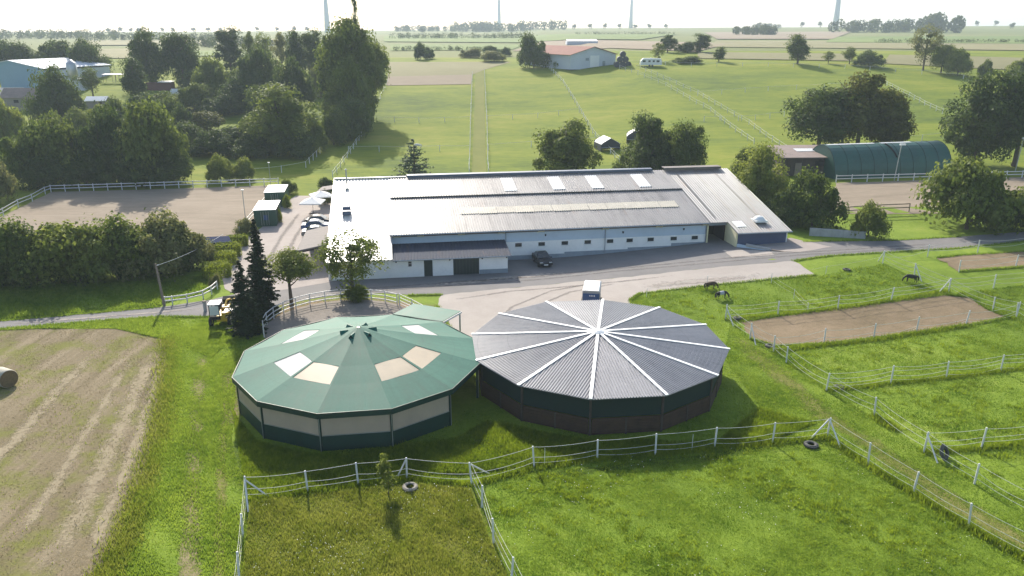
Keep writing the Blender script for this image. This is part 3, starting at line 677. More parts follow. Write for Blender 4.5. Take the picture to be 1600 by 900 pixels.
for s0, w0 in ((49.0, 17.6),):
    part('skylight', 'skylight_white', roof_rr, lambda b: corr(b, s0 + 0.1, s0 + 1.35, w0 - 0.6, rz_(w0 - 0.6) + 0.07, w0 + 0.9, rz_(w0 + 0.9) + 0.07, 0.33, 0.03, 0.03))
part('ridge_cap', 'blue_cap', bn, lambda b: (b.beam(pl(9.6, -0.05, 7.75), pl(44.2, -0.05, 7.75), 1.0, 0.10), b.beam(pl(9.6, 0.45, 7.64), pl(44.2, 0.45, 7.64), 0.06, 0.26)))
part('ridge_cap', 'white_cap', bn, lambda b: b.beam(pl(-0.1, 0, 7.60), pl(9.5, 0, 7.60), 0.45, 0.06))
part('ridge_vent', 'roof_felt', bn, lambda b: (b.beam(pl(45.9, 0, 7.86), pl(54.4, 0, 7.86), 1.3, 0.10), b.beam(pl(45.9, 0.5, 7.7), pl(54.4, 0.5, 7.7), 0.06, 0.24)))
for s0 in (47.4, 50.2, 53.0):
    part('roof_seam', 'roof_felt', bn, lambda b: b.beam(pl(s0, 1.3, rz_(1.3) + 0.07), pl(s0, 15.8, rz_(15.8) + 0.07), 0.07, 0.03))
# dome skylight, flue, hatch
dm = part('dome_skylight', 'skylight_white', bn, lambda b: (b.box(pl(52.6, 17.1, rz_(17.1) + 0.14), (1.5, 1.7, 0.22)), b.lathe([(0.72, 0.18), (0.66, 0.42), (0.45, 0.62), (0.2, 0.70), (0, 0.72)], 14, pl(52.6, 17.1, rz_(17.1)))), smooth=False)
zl = lambda w_: 7.46 - 5.2*w_/21.8
part('flue_pipe', 'galvanised', bn, lambda b: (b.tube([pl(1.75, 3.2, zl(3.2)), pl(1.75, 3.2, zl(3.2) + 2.6)], 0.09), b.box(pl(1.75, 3.2, zl(3.2) + 0.1), (0.5, 0.5, 0.2)), b.tube([pl(1.75, 3.2, zl(3.2) + 2.62), pl(1.75, 3.2, zl(3.2) + 2.72)], [0.2, 0.04])))
part('roof_hatch', 'blue_cap', bn, lambda b: (b.box(pl(1.9, 10.3, zl(10.3) + 0.26), (1.05, 1.3, 0.5)), b.tube([pl(1.4, 9.7, zl(9.7) + 0.45), pl(2.4, 9.7, zl(9.7) + 0.45)], 0.3)))
# walls
MW = 16.4
def wall(name, mat, s0, s1, z0, z1, wv=MW, th=0.25): return part(name, mat, bn, lambda b: b.box(pl((s0+s1)/2, wv - th/2, (z0+z1)/2), (s1-s0, th, z1-z0)))
wall('wall', 'render_white', 20.4, 46.1, -0.3, 2.27)
wall('wall', 'render_blue', SP, 46.1, 2.275, 3.42, MW + 0.01)
wall('wall_top', 'brown_eave', SP, 46.3, 3.425, 3.80, MW - 0.02)
part('eave_soffit', 'brown_eave', bn, lambda b: b.beam(pl(SP - 0.2, 16.72, 3.70), pl(46.2, 16.72, 3.70), 0.6, 0.05))
part('gutter', 'plinth', bn, lambda b: b.tube([pl(SP - 0.3, 17.12, 3.80), pl(46.2, 17.12, 3.80)], 0.08))
for s0, s1, z1 in ((20.4, 28.0, 0.55), (28.0, 36.0, 0.75), (36.0, 41.6, 0.95), (41.6, 46.1, 1.28)):
    wall('plinth', 'plinth', s0 + 0.005, s1 - 0.005, -0.3, z1, MW + 0.04, 0.05)
for s0 in (22.3, 25.15, 28.02, 30.88, 33.72, 36.2, 38.9, 41.88, 44.63):
    wn = part('window', 'glass_dark', bn, lambda b: b.box(pl(s0, MW + 0.012, 1.88), (0.80, 0.03, 0.46)))
    part('window_frame', 'render_white', wn, lambda b: (b.box(pl(s0, MW + 0.03, 2.135), (0.94, 0.06, 0.05)), b.box(pl(s0 - 0.435, MW + 0.03, 1.88), (0.06, 0.06, 0.46)), b.box(pl(s0 + 0.435, MW + 0.03, 1.88), (0.06, 0.06, 0.46))))
    part('sill', 'white_cap', wn, lambda b: b.box(pl(s0, MW + 0.06, 1.62), (0.98, 0.12, 0.05)))
for s0 in (SP + 0.6, 10.6, 15.4, 20.2, 25.0, 33.0, 39.8, 45.8):
    part('bracket', 'cream_wall', bn, lambda b: (b.beam(pl(s0 - 0.35, MW + 0.25, 3.5), pl(s0 + 0.35, MW + 0.25, 3.5), 0.08, 0.08), b.beam(pl(s0 - 0.35, MW + 0.2, 3.4), pl(s0 - 0.35, MW + 0.6, 3.64), 0.07, 0.07), b.beam(pl(s0 + 0.35, MW + 0.2, 3.4), pl(s0 + 0.35, MW + 0.6, 3.64), 0.07, 0.07)))
for s0, z0 in ((20.75, 2.3), (33.05, 0.3), (46.0, 0.9)):
    part('downpipe', 'plinth', bn, lambda b: b.tube([pl(s0, MW + 0.12, z0), pl(s0, MW + 0.12, 3.7)], 0.05))
for s0, z in ((25.6, 3.05), (35.3, 3.0), (43.1, 3.1)):
    part('wall_lamp', 'void', bn, lambda b: (b.box(pl(s0, MW + 0.12, z), (0.16, 0.18, 0.10)), b.tube([pl(s0, MW + 0.1, z - 0.12), pl(s0, MW + 0.2, z - 0.05)], [0.09, 0.04])))
# open gate in the right part
part('gate_recess', 'void', bn, lambda b: (b.box(pl(47.35, 13.0, 2.1), (2.5, 0.1, 3.6)), b.box(pl(46.15, 14.7, 2.1), (0.1, 3.3, 3.6)), b.box(pl(48.52, 14.7, 2.1), (0.1, 3.3, 3.6)), b.box(pl(47.35, 14.7, 3.66), (2.25, 3.3, 0.08)), b.box(pl(47.35, 14.7, 1.02), (2.25, 3.3, 0.06))))
part('gate_lintel', 'plinth', bn, lambda b: b.box(pl(47.35, MW + 0.1, 3.52), (2.5, 0.2, 0.28)))
part('gate_jamb', 'cream_wall', bn, lambda b: b.box(pl(46.22, MW, 2.1), (0.16, 0.3, 3.0)))
part('side_wall', 'cream_wall', bn, lambda b: b.prism([pl(48.62, 16.2, 0.4), pl(48.62, 19.55, 0.4), pl(48.62, 19.55, 3.2), pl(48.62, 16.2, rz_(16.2) - 0.12)], (0.2, 0, 0)))
part('front_wall', 'blue_wall', bn, lambda b: b.box(pl(52.0, 19.45, 1.7), (6.3, 0.2, 2.5)))
part('wall_top', 'skylight_cream', bn, lambda b: b.box(pl(52.0, 19.5, 3.04), (6.6, 0.14, 0.20)))
part('gutter', 'plinth', bn, lambda b: b.tube([pl(48.6, 20.12, 3.12), pl(55.6, 20.12, 3.12)], 0.07))
part('gable_wall', 'render_white', bn, lambda b: b.prism([pl(55.3, 19.5, 0.5), pl(55.3, -12.6, 0.5), pl(55.3, -12.6, 3.9), pl(55.3, 0, 7.38), pl(55.3, 19.5, 3.22)], (-0.2, 0, 0)))
part('gable_wall', 'render_white', bn, lambda b: b.prism([pl(0.1, 21.2, -0.2), pl(0.1, -12.6, -0.2), pl(0.1, -12.6, 3.9), pl(0.1, 0, 7.30), pl(0.1, 21.2, 2.26)], (0.2, 0, 0)))
part('back_wall', 'render_white', bn, lambda b: b.box(pl(27.6, -12.5, 1.8), (55.0, 0.2, 4.2)))
part('step_wall', 'render_white', bn, lambda b: b.prism([pl(SP - 0.02, 6.8, zl(6.8)), pl(SP - 0.02, 16.6, zl(16.6)), pl(SP - 0.02, 16.6, 3.82), pl(SP - 0.02, 6.8, rz_(6.8) + 0.06)], (0.12, 0, 0)))
# loading ramp side wall and kerbs at the gate
part('ramp_wall', 'render_blue', bn, lambda b: b.prism([pl(48.75, 19.7, 0.4), pl(48.75, 19.7, 1.75), pl(53.2, 24.0, 1.35), pl(53.2, 24.0, 0.9)], (0.25, 0.12, 0)))
part('kerb', 'concrete_wall', bn, lambda b: b.beam(pl(49.6, 20.4, 1.8), pl(51.8, 22.3, 1.62), 0.35, 0.3))
part('kerb', 'concrete_wall', bn, lambda b: b.beam(pl(46.4, 17.2, 0.95), pl(47.2, 19.2, 0.9), 0.3, 0.35))
part('kerb', 'concrete_wall', bn, lambda b: b.beam(pl(47.3, 19.6, 0.85), pl(48.0, 21.2, 0.8), 0.3, 0.3))
part('timber', 'weathered_wood', bn, lambda b: b.beam(pl(51.9, 22.5, 1.6), pl(54.0, 24.0, 1.45), 0.2, 0.2))
# lean-to flush with the left bay front; roof colour darkened for the barn's shade
AW = 21.4
an_roof = part('annex_roof', 'shade_dark_sheet', bn, lambda b: corr(b, SP + 0.02, 20.6, MW + 0.08, 2.62, 21.85, 2.18, 0.35, 0.035))
part('gutter', 'plinth', bn, lambda b: b.tube([pl(SP + 0.05, 21.92, 2.12), pl(20.6, 21.92, 2.12)], 0.07))
part('annex_wall', 'render_white', bn, lambda b: (b.box(pl(5.55, AW - 0.12, 0.97), (10.28, 0.24, 2.44)), b.box(pl(12.825, AW - 0.12, 0.97), (2.33, 0.24, 2.44)), b.box(pl(18.6, AW - 0.12, 0.97), (3.28, 0.24, 2.30)), b.box(pl(20.12, 18.9, 0.95), (0.24, 4.7, 2.3)), b.box(pl(11.18, AW - 0.12, 2.02), (0.96, 0.24, 0.2)), b.box(pl(15.47, AW - 0.12, 2.02), (2.96, 0.24, 0.2))))
part('plinth', 'plinth', bn, lambda b: b.prism([pl(16.97, AW + 0.03, -0.2), pl(20.26, AW + 0.03, -0.2), pl(20.26, AW + 0.03, 0.52), pl(16.97, AW + 0.03, 0.52)], (0, 0.06, 0)))
part('door', 'dark_door', bn, lambda b: b.box(pl(11.18, AW - 0.16, 0.85), (0.94, 0.08, 2.1)))
gt = part('sliding_gate', 'dark_door', bn, lambda b: [b.box(pl(14.19 + i*0.366, AW - 0.16, 0.85), (0.355, 0.08, 2.1)) for i in range(8)])
wn = part('window', 'glass_dark', bn, lambda b: b.box(pl(9.13, AW + 0.012, 1.56), (0.36, 0.04, 0.55)))
part('window_frame', 'white_cap', wn, lambda b: (b.box(pl(9.13, AW + 0.03, 1.25), (0.5, 0.08, 0.06)), b.box(pl(9.13, AW + 0.03, 1.60), (0.36, 0.05, 0.03))))
for s0 in (7.6, 13.6, 17.3, 20.1):
    part('wall_lamp', 'void', bn, lambda b: (b.box(pl(s0, AW + 0.12, 1.98), (0.14, 0.2, 0.1)), b.tube([pl(s0, AW + 0.12, 1.86), pl(s0, AW + 0.2, 1.95)], [0.09, 0.04])))

# ------------------------------------------------------------------ fences
def post_mesh(r=0.06, h=1.5, mat='white_post', sq=False):
    b = MB()
    if sq: b.box((0, 0, h/2 - 0.05), (2*r, 2*r, h + 0.1))
    else: b.lathe([(0, -0.1), (r, -0.1), (r, h - 0.03), (r*0.75, h), (0, h + 0.01)], 8)
    return b.mesh('post', mat)
PM = {}
def pmesh(*k):
    if k not in PM: PM[k] = post_mesh(*k)
    return PM[k]
def fence(label, pts, h=1.5, strands=(1.42, 0.95, 0.5), r=0.06, sag=0.07, braces=(), droppers=(), group='white post and tape paddock fences', lean=0.035, tape=(0.010, 0.027), skip_first=False):
    P = [Vector((p[0], p[1], float(Z(p[0], p[1])))) for p in pts]
    root = thing('paddock_fence', label, 'fence', P[0], 0, group)
    tops = []
    for i, p in enumerate(P):
        if i == 0 and skip_first: tops.append((p - P[0], Vector((0, 0, 1)))); continue
        o = obj('post', pmesh(r, h), root); o.location = p - P[0]
        o.rotation_euler = (random.gauss(0, lean), random.gauss(0, lean), random.uniform(0, 6)); sc_ = random.uniform(0.94, 1.05); o.scale = (1, 1, sc_)
        tops.append((p - P[0], o.rotation_euler.to_matrix() @ Vector((0, 0, 1)) * sc_))
    for zi, zs in enumerate(strands):
        b = MB()
        for i in range(len(P) - 1):
            a0, u0 = tops[i]; a1, u1 = tops[i+1]
            j = 0.0 if zi == 0 else random.uniform(-0.07, 0.07)
            A = a0 + u0*(zs + j*0.5); B = a1 + u1*(zs + j*0.3); L = (B - A).length; n = 6 if L > 2 else 2
            sg = sag * (0.5 + random.random()) * min(1.5, L/4) * (1 if zi == 0 else 1.6)
            Q = [lerp(A, B, k/n) - Vector((0, 0, sg*4*(k/n)*(1-k/n))) for k in range(n + 1)]
            for k in range(n): b.beam(Q[k], Q[k+1], tape[0], tape[1])
        b.build('tape', 'tape', root)
    for i, q in braces:
        q = Vector((q[0], q[1], float(Z(q[0], q[1])))) - P[0]
        part('brace', 'white_post', root, lambda b: b.tube([tops[i][0] + Vector((0, 0, h*0.9)), q], 0.05))
    for q in droppers:
        q = Vector((q[0], q[1], float(Z(q[0], q[1])))) - P[0]
        part('dropper', 'tape', root, lambda b: b.tube([q, q + Vector((0, 0, 1.25))], 0.018, 5))
    return root
zA = lambda *q: [at(340 + x/3.2, 640 + y/3.2) for x, y in q]
zE = lambda *q: [at(820 + x/3.077, 620 + y/3.077) for x, y in q]
z7 = lambda *q: [at(1200 + x/2.6475, 560 + y/2.6475) for x, y in q]
C0 = at(386, 781); C5 = at(737, 757); CR = at(1292, 683)
fence('long white tape fence across the front, just below both round buildings', [C0] + px((481, 768), (560, 758), (636, 748)) + [C5] + zE((45, 340), (348, 300), (627, 280), (912, 245), (1190, 222)) + [CR],
      1.55, (1.48, 0.75, 0.38), braces=((0, at(420, 776)), (3, at(621, 745)), (4, at(764, 740)), (10, at(1265, 687)), (10, at(1314, 701))), droppers=(at(851, 727), at(1081, 705)))
fence('white tape fence running to the bottom edge beside the grassy track, left', [C0] + px((380, 838), (374, 905), (366, 1000)), 1.55, (1.48, 0.95, 0.45), skip_first=True, braces=((0, at(388, 800)),))
fence('white tape fence between flowery meadow and green pasture, bottom centre', [C5] + px((753, 793), (771, 848), (799, 908), (838, 985)), 1.55, (1.48, 0.95, 0.45), skip_first=True)
fence('white tape fence down to bottom right corner, near side of mown track', [CR] + z7((413, 440), (600, 555), (830, 695)) + px((1612, 878), (1730, 945)), 1.55, (1.48, 0.8, 0.4), skip_first=True)
K1 = at(1133, 500); K2 = at(1291, 610.5); K3 = at(1443, 707); K4 = at(1482, 455); K5 = at(1208, 549); K6 = at(1588, 495)
fence('white tape fence along far side of mown track, from dirt paddock corner to right', [K1] + z6((215, 570), (325, 630), (385, 680)) + [K2] + z7((438, 240)) + [K3] + z7((853, 520)) + px((1620, 815), (1740, 885)),
      1.55, (1.45, 0.9, 0.45), sag=0.10, braces=((6, at(1465, 724)), (1, at(1181, 540)), (0, at(1146, 510))))
fence('white tape fence between pony paddock and brown dirt paddock', [K1] + z6((345, 458), (626, 428), (876, 390)) + [K4], 1.5, (1.42, 1.0, 0.6), skip_first=True, braces=((4, at(1467, 457)),))
fence('white tape fence along the near edge of the brown dirt paddock', [K5] + z6((562, 588), (795, 565), (995, 535), (1228, 500)) + [K6], 1.5, (1.3, 0.6, 0.35), sag=0.12, skip_first=True)
fence('four-strand white tape fence crossing the right pastures to right edge', [K2] + z6((875, 778), (1135, 752), (1390, 720)) + px((1655, 568), (1745, 556)), 1.55, (1.45, 1.1, 0.75, 0.35), sag=0.09, skip_first=True)
fence('short white tape fence at right edge beside the leaning tyre', [K3] + z7((882, 372)) + px((1625, 690), (1720, 678)), 1.55, (1.45, 0.85, 0.5), skip_first=True)
K7 = at(1379, 411); K8 = at(1428, 433)
fence('white tape fence along the lane at upper right paddocks', [K7] + px((1449, 401), (1527, 395), (1610, 388), (1700, 381)), 1.5, (1.42, 0.8), sag=0.14, braces=((0, at(1372, 408)),))
fence('white tape fence behind the black pony, running down to right edge', [K7, K8, K4] + px((1551, 485)) + [K6] + px((1660, 530)), 1.5, (1.42, 0.95, 0.5), sag=0.1, skip_first=True, braces=((1, at(1440, 440)),))
fence('white tape fence in front of the small dirt paddock, right edge', px((1498, 425), (1587, 416), (1680, 407)), 1.4, (1.3, 0.7))
fence('white tape fence between small dirt paddock and big dirt paddock', [K4] + px((1552, 450), (1640, 440), (1720, 432)), 1.5, (1.4, 0.9, 0.5), skip_first=True)
fence('faint wire fence along the concrete yard above the ponies', px((1010, 464), (1105, 445), (1205, 441), (1290, 428), (1379, 412)), 1.0, (0.9,), 0.025, tape=(0.008, 0.012), group='thin wire fences')
fence('faint wire fence crossing the pony paddock', px((1205, 443), (1240, 466), (1262, 487)), 1.0, (0.9, 0.5), 0.025, tape=(0.008, 0.014), group='thin wire fences')
def resample(pts, step):
    o = [Vector(pts[0][:2])]
    for a, b in zip(pts, pts[1:]):
        a, b = Vector(a[:2]), Vector(b[:2]); k = max(1, round((b-a).length / step)); o += [a + (b-a)*((j+1)/k) for j in range(k)]
    return [Vector((q.x, q.y, 0)) for q in o]
BG = 'fences in the hillside pastures'
for lb, q, st, ex in (
    ('pale fence climbing the slope beside the tall tree row', ((520, 278), (548, 240), (572, 200), (592, 160), (606, 128)), 5, 1),
    ('pale fence on the left side of the straight grass track', ((733, 274), (735, 200), (738, 118)), 5, 1),
    ('pale fence on the right side of the straight grass track', ((763, 274), (761, 200), (757, 114)), 5, 1),
    ('pale curving fence passing left of the field tents', ((975, 262), (930, 215), (905, 172), (880, 130), (858, 108)), 5, 1),
    ('pale fence, left one of the pair climbing to the caravan', ((1178, 226), (1110, 175), (1040, 135), (968, 108)), 5, 1),
    ('pale fence, right one of the pair climbing to the caravan', ((1240, 245), (1170, 195), (1090, 148), (1000, 108)), 5, 1),
    ('pale cross fence between the two long hillside fences, right of tents', ((1100, 190), (1180, 188), (1225, 182)), 5, 0),
    ('pale fence along the top of the hillside pasture', ((850, 106), (960, 103), (1080, 104), (1200, 104), (1320, 107), (1440, 116), (1505, 123)), 9, 0),
    ('pale fence slanting down toward the dark trees at right', ((1378, 130), (1420, 152), (1472, 178)), 4, 1),
    ('pale fence crossing the hillside above the green tunnel', ((1410, 222), (1440, 220), (1475, 216)), 5, 0),
    ('pale cross fence in the left hillside paddock', ((578, 190), (655, 192), (735, 190)), 7, 0),
    ('pale cross fence near the white horse', ((545, 238), (640, 237), (734, 236)), 7, 0),
    ('pale cross fence in the middle hillside paddock, lower', ((763, 234), (830, 230), (940, 222)), 7, 0),
    ('pale cross fence in the middle hillside paddock, upper', ((761, 188), (840, 184), (905, 176)), 7, 0),
    ('pale fence crossing the far right hillside paddock', ((1090, 150), (1200, 142), (1330, 136)), 8, 0),
    ('short pale fence in the meadow behind the left sand arena', ((500, 240), (478, 262), (440, 270), (395, 274)), 4, 0)):
    fence(lb, resample(px(*q), st), 1.35, (1.28, 0.7) if ex else (1.28,), 0.07, 0.05, group=BG, tape=(0.02, 0.05))

def rail_fence(name, label, pts, h=1.25, rails=(1.15, 0.65), rw=(0.04, 0.13), pr=0.06, cat='fence', group=None, mat='white_rail', round_=False):
    P = [Vector((p[0], p[1], float(Z(p[0], p[1])))) for p in pts]; root = thing(name, label, cat, P[0], 0, group)
    for p in P:
        o = obj('post', pmesh(pr, h, mat, not round_), root); o.location = p - P[0]
        o.rotation_euler = (random.gauss(0, 0.01), random.gauss(0, 0.01), math.atan2((P[-1]-P[0]).y, (P[-1]-P[0]).x))
    for a, b_ in zip(P, P[1:]):
        d = (b_ - a).normalized()
        for z in rails:
            A, B = a - P[0] + Vector((0, -pr - 0.02, z)), b_ - P[0] + Vector((0, -pr - 0.02, z + random.gauss(0, 0.012)))
            if round_: part('rail', mat, root, lambda b: b.tube([A, B], rw[0], 6, True))
            else: part('rail', mat, root, lambda b: b.beam(A - d*0.0, B - d*0.012, rw[0], rw[1]))
    return root
arc = [Vector((-16.04 + 7.14*math.cos(a), 68.07 + 7.14*math.sin(a), 0)) for a in np.linspace(R(205), R(52), 13)]
rail_fence('round_pen_fence', 'curved white tube railing round the sandy pen behind green roof', arc, 1.25, (1.2, 0.75, 0.35), (0.045, 0.05), 0.055, round_=True)
gate_pts = [Vector((-11.4, 73.6, 0)), Vector((-9.9, 71.9, 0)), Vector((-8.4, 69.9, 0))]
rail_fence('paddock_gate', 'white tube gate swung from railing toward green canopy', gate_pts, 1.3, (1.25, 0.9, 0.55, 0.25), (0.035, 0.05), 0.05, 'gate', round_=True)
ap = px((-45, 358), (-20, 349), (6, 338), (29, 324), (51, 315), (71, 303.5), (80, 300.5)); ap += [at(80 + i*22.2, 300.5 - i*0.72) for i in range(1, 17)]
rail_fence('arena_fence', 'white two-rail fence along the back of the left sand arena', ap, 1.3)
rail_fence('arena_fence', 'white two-rail fence between sand arena and green containers', px((375, 368), (388, 352), (400, 338), (411, 325), (420, 312)), 1.2)
rail_fence('arena_fence', 'white two-rail fence in front of the green tunnel', [at(1306 + i*24.2, 285.5 - i*0.62) for i in range(15)], 1.3)
rail_fence('arena_fence', 'weathered rail fence on the near edge of right arena', px((1303, 328), (1313, 337), (1365, 333), (1420, 331)), 1.2, mat='weathered_wood')
rail_fence('lane_railing', 'pale curved two-rail railing beside the utility pole', px((258, 477), (270, 476), (293, 473), (318, 467), (331, 460), (340, 452)), 0.95, (0.88, 0.5), (0.05, 0.12), 0.05, mat='white_rail')

# ------------------------------------------------------------------ trees
def unit(n, r): v = r.normal(size=(n, 3)); return v / np.linalg.norm(v, axis=1)[:, None]
def leaf_quads(C, Nn, size, r):
    """one small folded leaf clump (two triangles) at each point C facing roughly Nn"""
    n = len(C); t = np.cross(Nn, unit(n, r)); t /= np.linalg.norm(t, axis=1)[:, None] + 1e-9; b = np.cross(Nn, t)
    s = size[:, None]; k = 0.55 + 0.5 * r.random((n, 1)); f = 0.25 * Nn * s
    V = np.stack([C - t*s*0.5, C - b*s*0.5*k + f, C + t*s*0.5, C + b*s*0.5*k + f], 1).reshape(-1, 3)
    i = np.arange(n) * 4; return V, np.stack([i, i+1, i+2, i+3], 1)
def crown_mesh(name, seed, nl, leaves, rad, cz, lobe, leaf, squash=0.85, shape='round'):
    r = np.random.default_rng(seed); C, Nn, Sz = [], [], []
    cs = []
    for i in range(nl):
        d = unit(1, r)[0]; q = r.random() ** 0.45
        if shape == 'bush': d[2] = abs(d[2]) * 1.0 - 0.25
        c = np.array([d[0]*rad[0]*q, d[1]*rad[1]*q, cz + d[2]*rad[2]*q])
        if shape == 'round': c[:2] *= 1 - 0.30 * max(0, (c[2] - cz) / rad[2])
        if shape == 'poplar': c[:2] *= 1 - 0.55 * max(-0.3, (c[2] - cz) / rad[2])
        cs.append((c, lobe * (0.5 + 0.95 * r.random() ** 1.3)))
    per = leaves // nl
    for c, lr in cs:
        d = unit(per, r); d[:, 2] = np.where((d[:, 2] < -0.2) & (r.random(per) < 0.5), -d[:, 2], d[:, 2])
        q = lr * (1 - 0.45 * r.random(per) ** 2) * (1 + 0.16 * r.normal(size=per))
        C.append(c + d * q[:, None] * np.array([1, 1, squash])); nn = d + 0.7 * unit(per, r) + np.array([0, 0, 0.35])
        Nn.append(nn / np.linalg.norm(nn, axis=1)[:, None]); Sz.append(leaf * (0.55 + 0.8 * r.random(per)))
    C = np.concatenate(C); C[:, 2] = np.maximum(C[:, 2], 0.06)
    V, Fq = leaf_quads(C, np.concatenate(Nn), np.concatenate(Sz), r)
    return np_mesh(name, V, Fq, 'leaf_mid')
def trunk_mesh(seed, h, r0, ztop, spread, nb=6, fork=0.3):
    r = random.Random(seed); b = MB()
    lean = Vector((r.uniform(-.04, .04), r.uniform(-.04, .04), 1)); top = lean * ztop
    b.tube([(0, 0, -0.2), lean*ztop*0.06, lean*ztop*0.35, lean*ztop*0.7, top], [r0*1.35, r0, r0*0.82, r0*0.5, r0*0.12], 8)
    for i in range(nb):
        a = i * 2.4 + r.random(); f = fork + (0.75 - fork) * i / nb; s = lean*ztop*f; L = spread * r.uniform(0.6, 0.95)
        e = s + Vector((math.cos(a)*L, math.sin(a)*L, ztop*0.22 + L*0.25)); m = lerp(s, e, 0.5) - Vector((0, 0, L*0.08))
        b.tube([s, m, e], [r0*0.45, r0*0.28, r0*0.07], 6)
    return b.mesh('trunk', 'bark')
def conifer_mesh(name, seed, h, rad, tiers, per, droop, leaf, bottom=0.04, power=0.9):
    r = np.random.default_rng(seed); C, Nn, Sz = [], [], []
    for t in range(tiers):
        f = t / (tiers - 1); z = h * (bottom + (1 - bottom) * f); R0 = rad * max(0.03, (1 - f)) ** power * r.uniform(0.82, 1.12)
        nbr = max(4, int(11 * (1 - f) + 4))
        for k in range(nbr):
            a = r.random() * 6.283; L = R0 * r.uniform(0.6, 1.2); m = max(3, int(per * (1 - 0.7*f)))
            s = r.random(m) ** 0.7; x = s * L; side = r.normal(size=m) * 0.13 * L * (1.15 - s)
            P = np.c_[np.cos(a)*x - np.sin(a)*side, np.sin(a)*x + np.cos(a)*side, z - droop*x + 0.10*x*s + r.normal(size=m)*0.05*h/tiers*3]
            C.append(P); nn = np.c_[np.cos(a)*0.4*np.ones(m), np.sin(a)*0.4*np.ones(m), np.ones(m)] + 0.7*unit(m, r)
            Nn.append(nn / np.linalg.norm(nn, axis=1)[:, None]); Sz.append(leaf * (0.6 + 0.7*r.random(m)))
    V, Fq = leaf_quads(np.concatenate(C), np.concatenate(Nn), np.concatenate(Sz), r)
    return np_mesh(name, V, Fq, 'needle_dark')
# prototypes: (crown mesh, trunk mesh, natural height, natural width)
def measure(me):
    a = np.zeros(len(me.vertices)*3, np.float32); me.vertices.foreach_get('co', a); a = a.reshape(-1, 3)
    return float(np.percentile(a[:, 2], 99.8)), float(np.percentile(np.hypot(a[:, 0], a[:, 1]), 97))*2
PROTO = {}
def proto(k, cm, tm): h, wd = measure(cm); PROTO[k] = (cm, tm, h, wd)
for i in range(3):
    proto('round%d' % i, crown_mesh('crown', 10+i, 54, 15000, (4.0, 4.0, 4.1), 5.0, 1.4, 0.34), trunk_mesh(10+i, 10, 0.28, 8.5, 3.6))
    proto('bush%d' % i, crown_mesh('crown', 30+i, 46, 12000, (3.6, 3.6, 3.5), 1.6, 1.15, 0.32, shape='bush'), trunk_mesh(30+i, 4, 0.16, 3.6, 2.4, fork=0.12))
for i in range(2):
    proto('oval%d' % i, crown_mesh('crown', 50+i, 44, 11000, (2.7, 2.7, 4.8), 5.2, 1.25, 0.32), trunk_mesh(50+i, 10, 0.24, 9, 2.4, fork=0.2))
    proto('airy%d' % i, crown_mesh('crown', 60+i, 34, 5200, (3.1, 3.1, 3.8), 5.6, 1.0, 0.30), trunk_mesh(60+i, 10, 0.2, 9, 2.8, fork=0.2))
proto('dome', crown_mesh('crown', 66, 70, 17000, (3.4, 3.4, 4.6), 5.3, 1.25, 0.30, shape='dome'), trunk_mesh(66, 10, 0.26, 8.5, 3.0, fork=0.2))
proto('standard', crown_mesh('crown', 65, 34, 9000, (3.2, 3.2, 2.1), 6.6, 1.15, 0.27), trunk_mesh(65, 9, 0.26, 7.2, 3.0, fork=0.45))
proto('poplar', crown_mesh('crown', 70, 40, 6000, (1.6, 1.6, 5.6), 6.0, 0.75, 0.30, shape='poplar'), trunk_mesh(70, 12, 0.2, 11, 1.0, fork=0.2))
proto('spire', conifer_mesh('crown', 80, 12, 1.9, 46, 30, 0.30, 0.34, 0.02, 0.7), trunk_mesh(80, 12, 0.2, 11.4, 0.6))
proto('spruce', conifer_mesh('crown', 81, 10, 2.5, 34, 34, 0.32, 0.36, 0.03, 0.7), trunk_mesh(81, 10, 0.2, 9.4, 0.6))
proto('cedar', conifer_mesh('crown', 82, 7, 4.2, 13, 40, 0.06, 0.30, 0.12, 0.7), trunk_mesh(82, 7, 0.22, 6.6, 1.2))
proto('tiny', crown_mesh('crown', 90, 10, 420, (2.6, 2.6, 2.6), 4.0, 1.6, 1.1), trunk_mesh(90, 6, 0.22, 4.5, 1.2, 3))
proto('sapling', crown_mesh('crown', 91, 14, 1300, (0.55, 0.55, 1.25), 1.35, 0.28, 0.13, shape='poplar'), trunk_mesh(91, 2, 0.04, 2.3, 0.4, 4))
NT = {}
def tree(name, label, k, bx, by, wpx, hpx, mat, group=None, cat='tree', base=None):
    p = at(bx, by) if base is None else base
    cm, tm, h, wd = PROTO[k]; u = mpp(p); sh = hpx*u*1.0/math.cos(math.atan2(CAM_H-p.z, p.y)) / h; sw = wpx*u / wd
    root = thing(name, label, cat, p, random.uniform(0, 6.28), group); root.scale = (sw, sw, sh)
    t = obj('trunk', tm, root); c = obj('crown', cm, root)
    c.material_slots[0].link = 'OBJECT'; c.material_slots[0].material = MATS[mat]
    return root
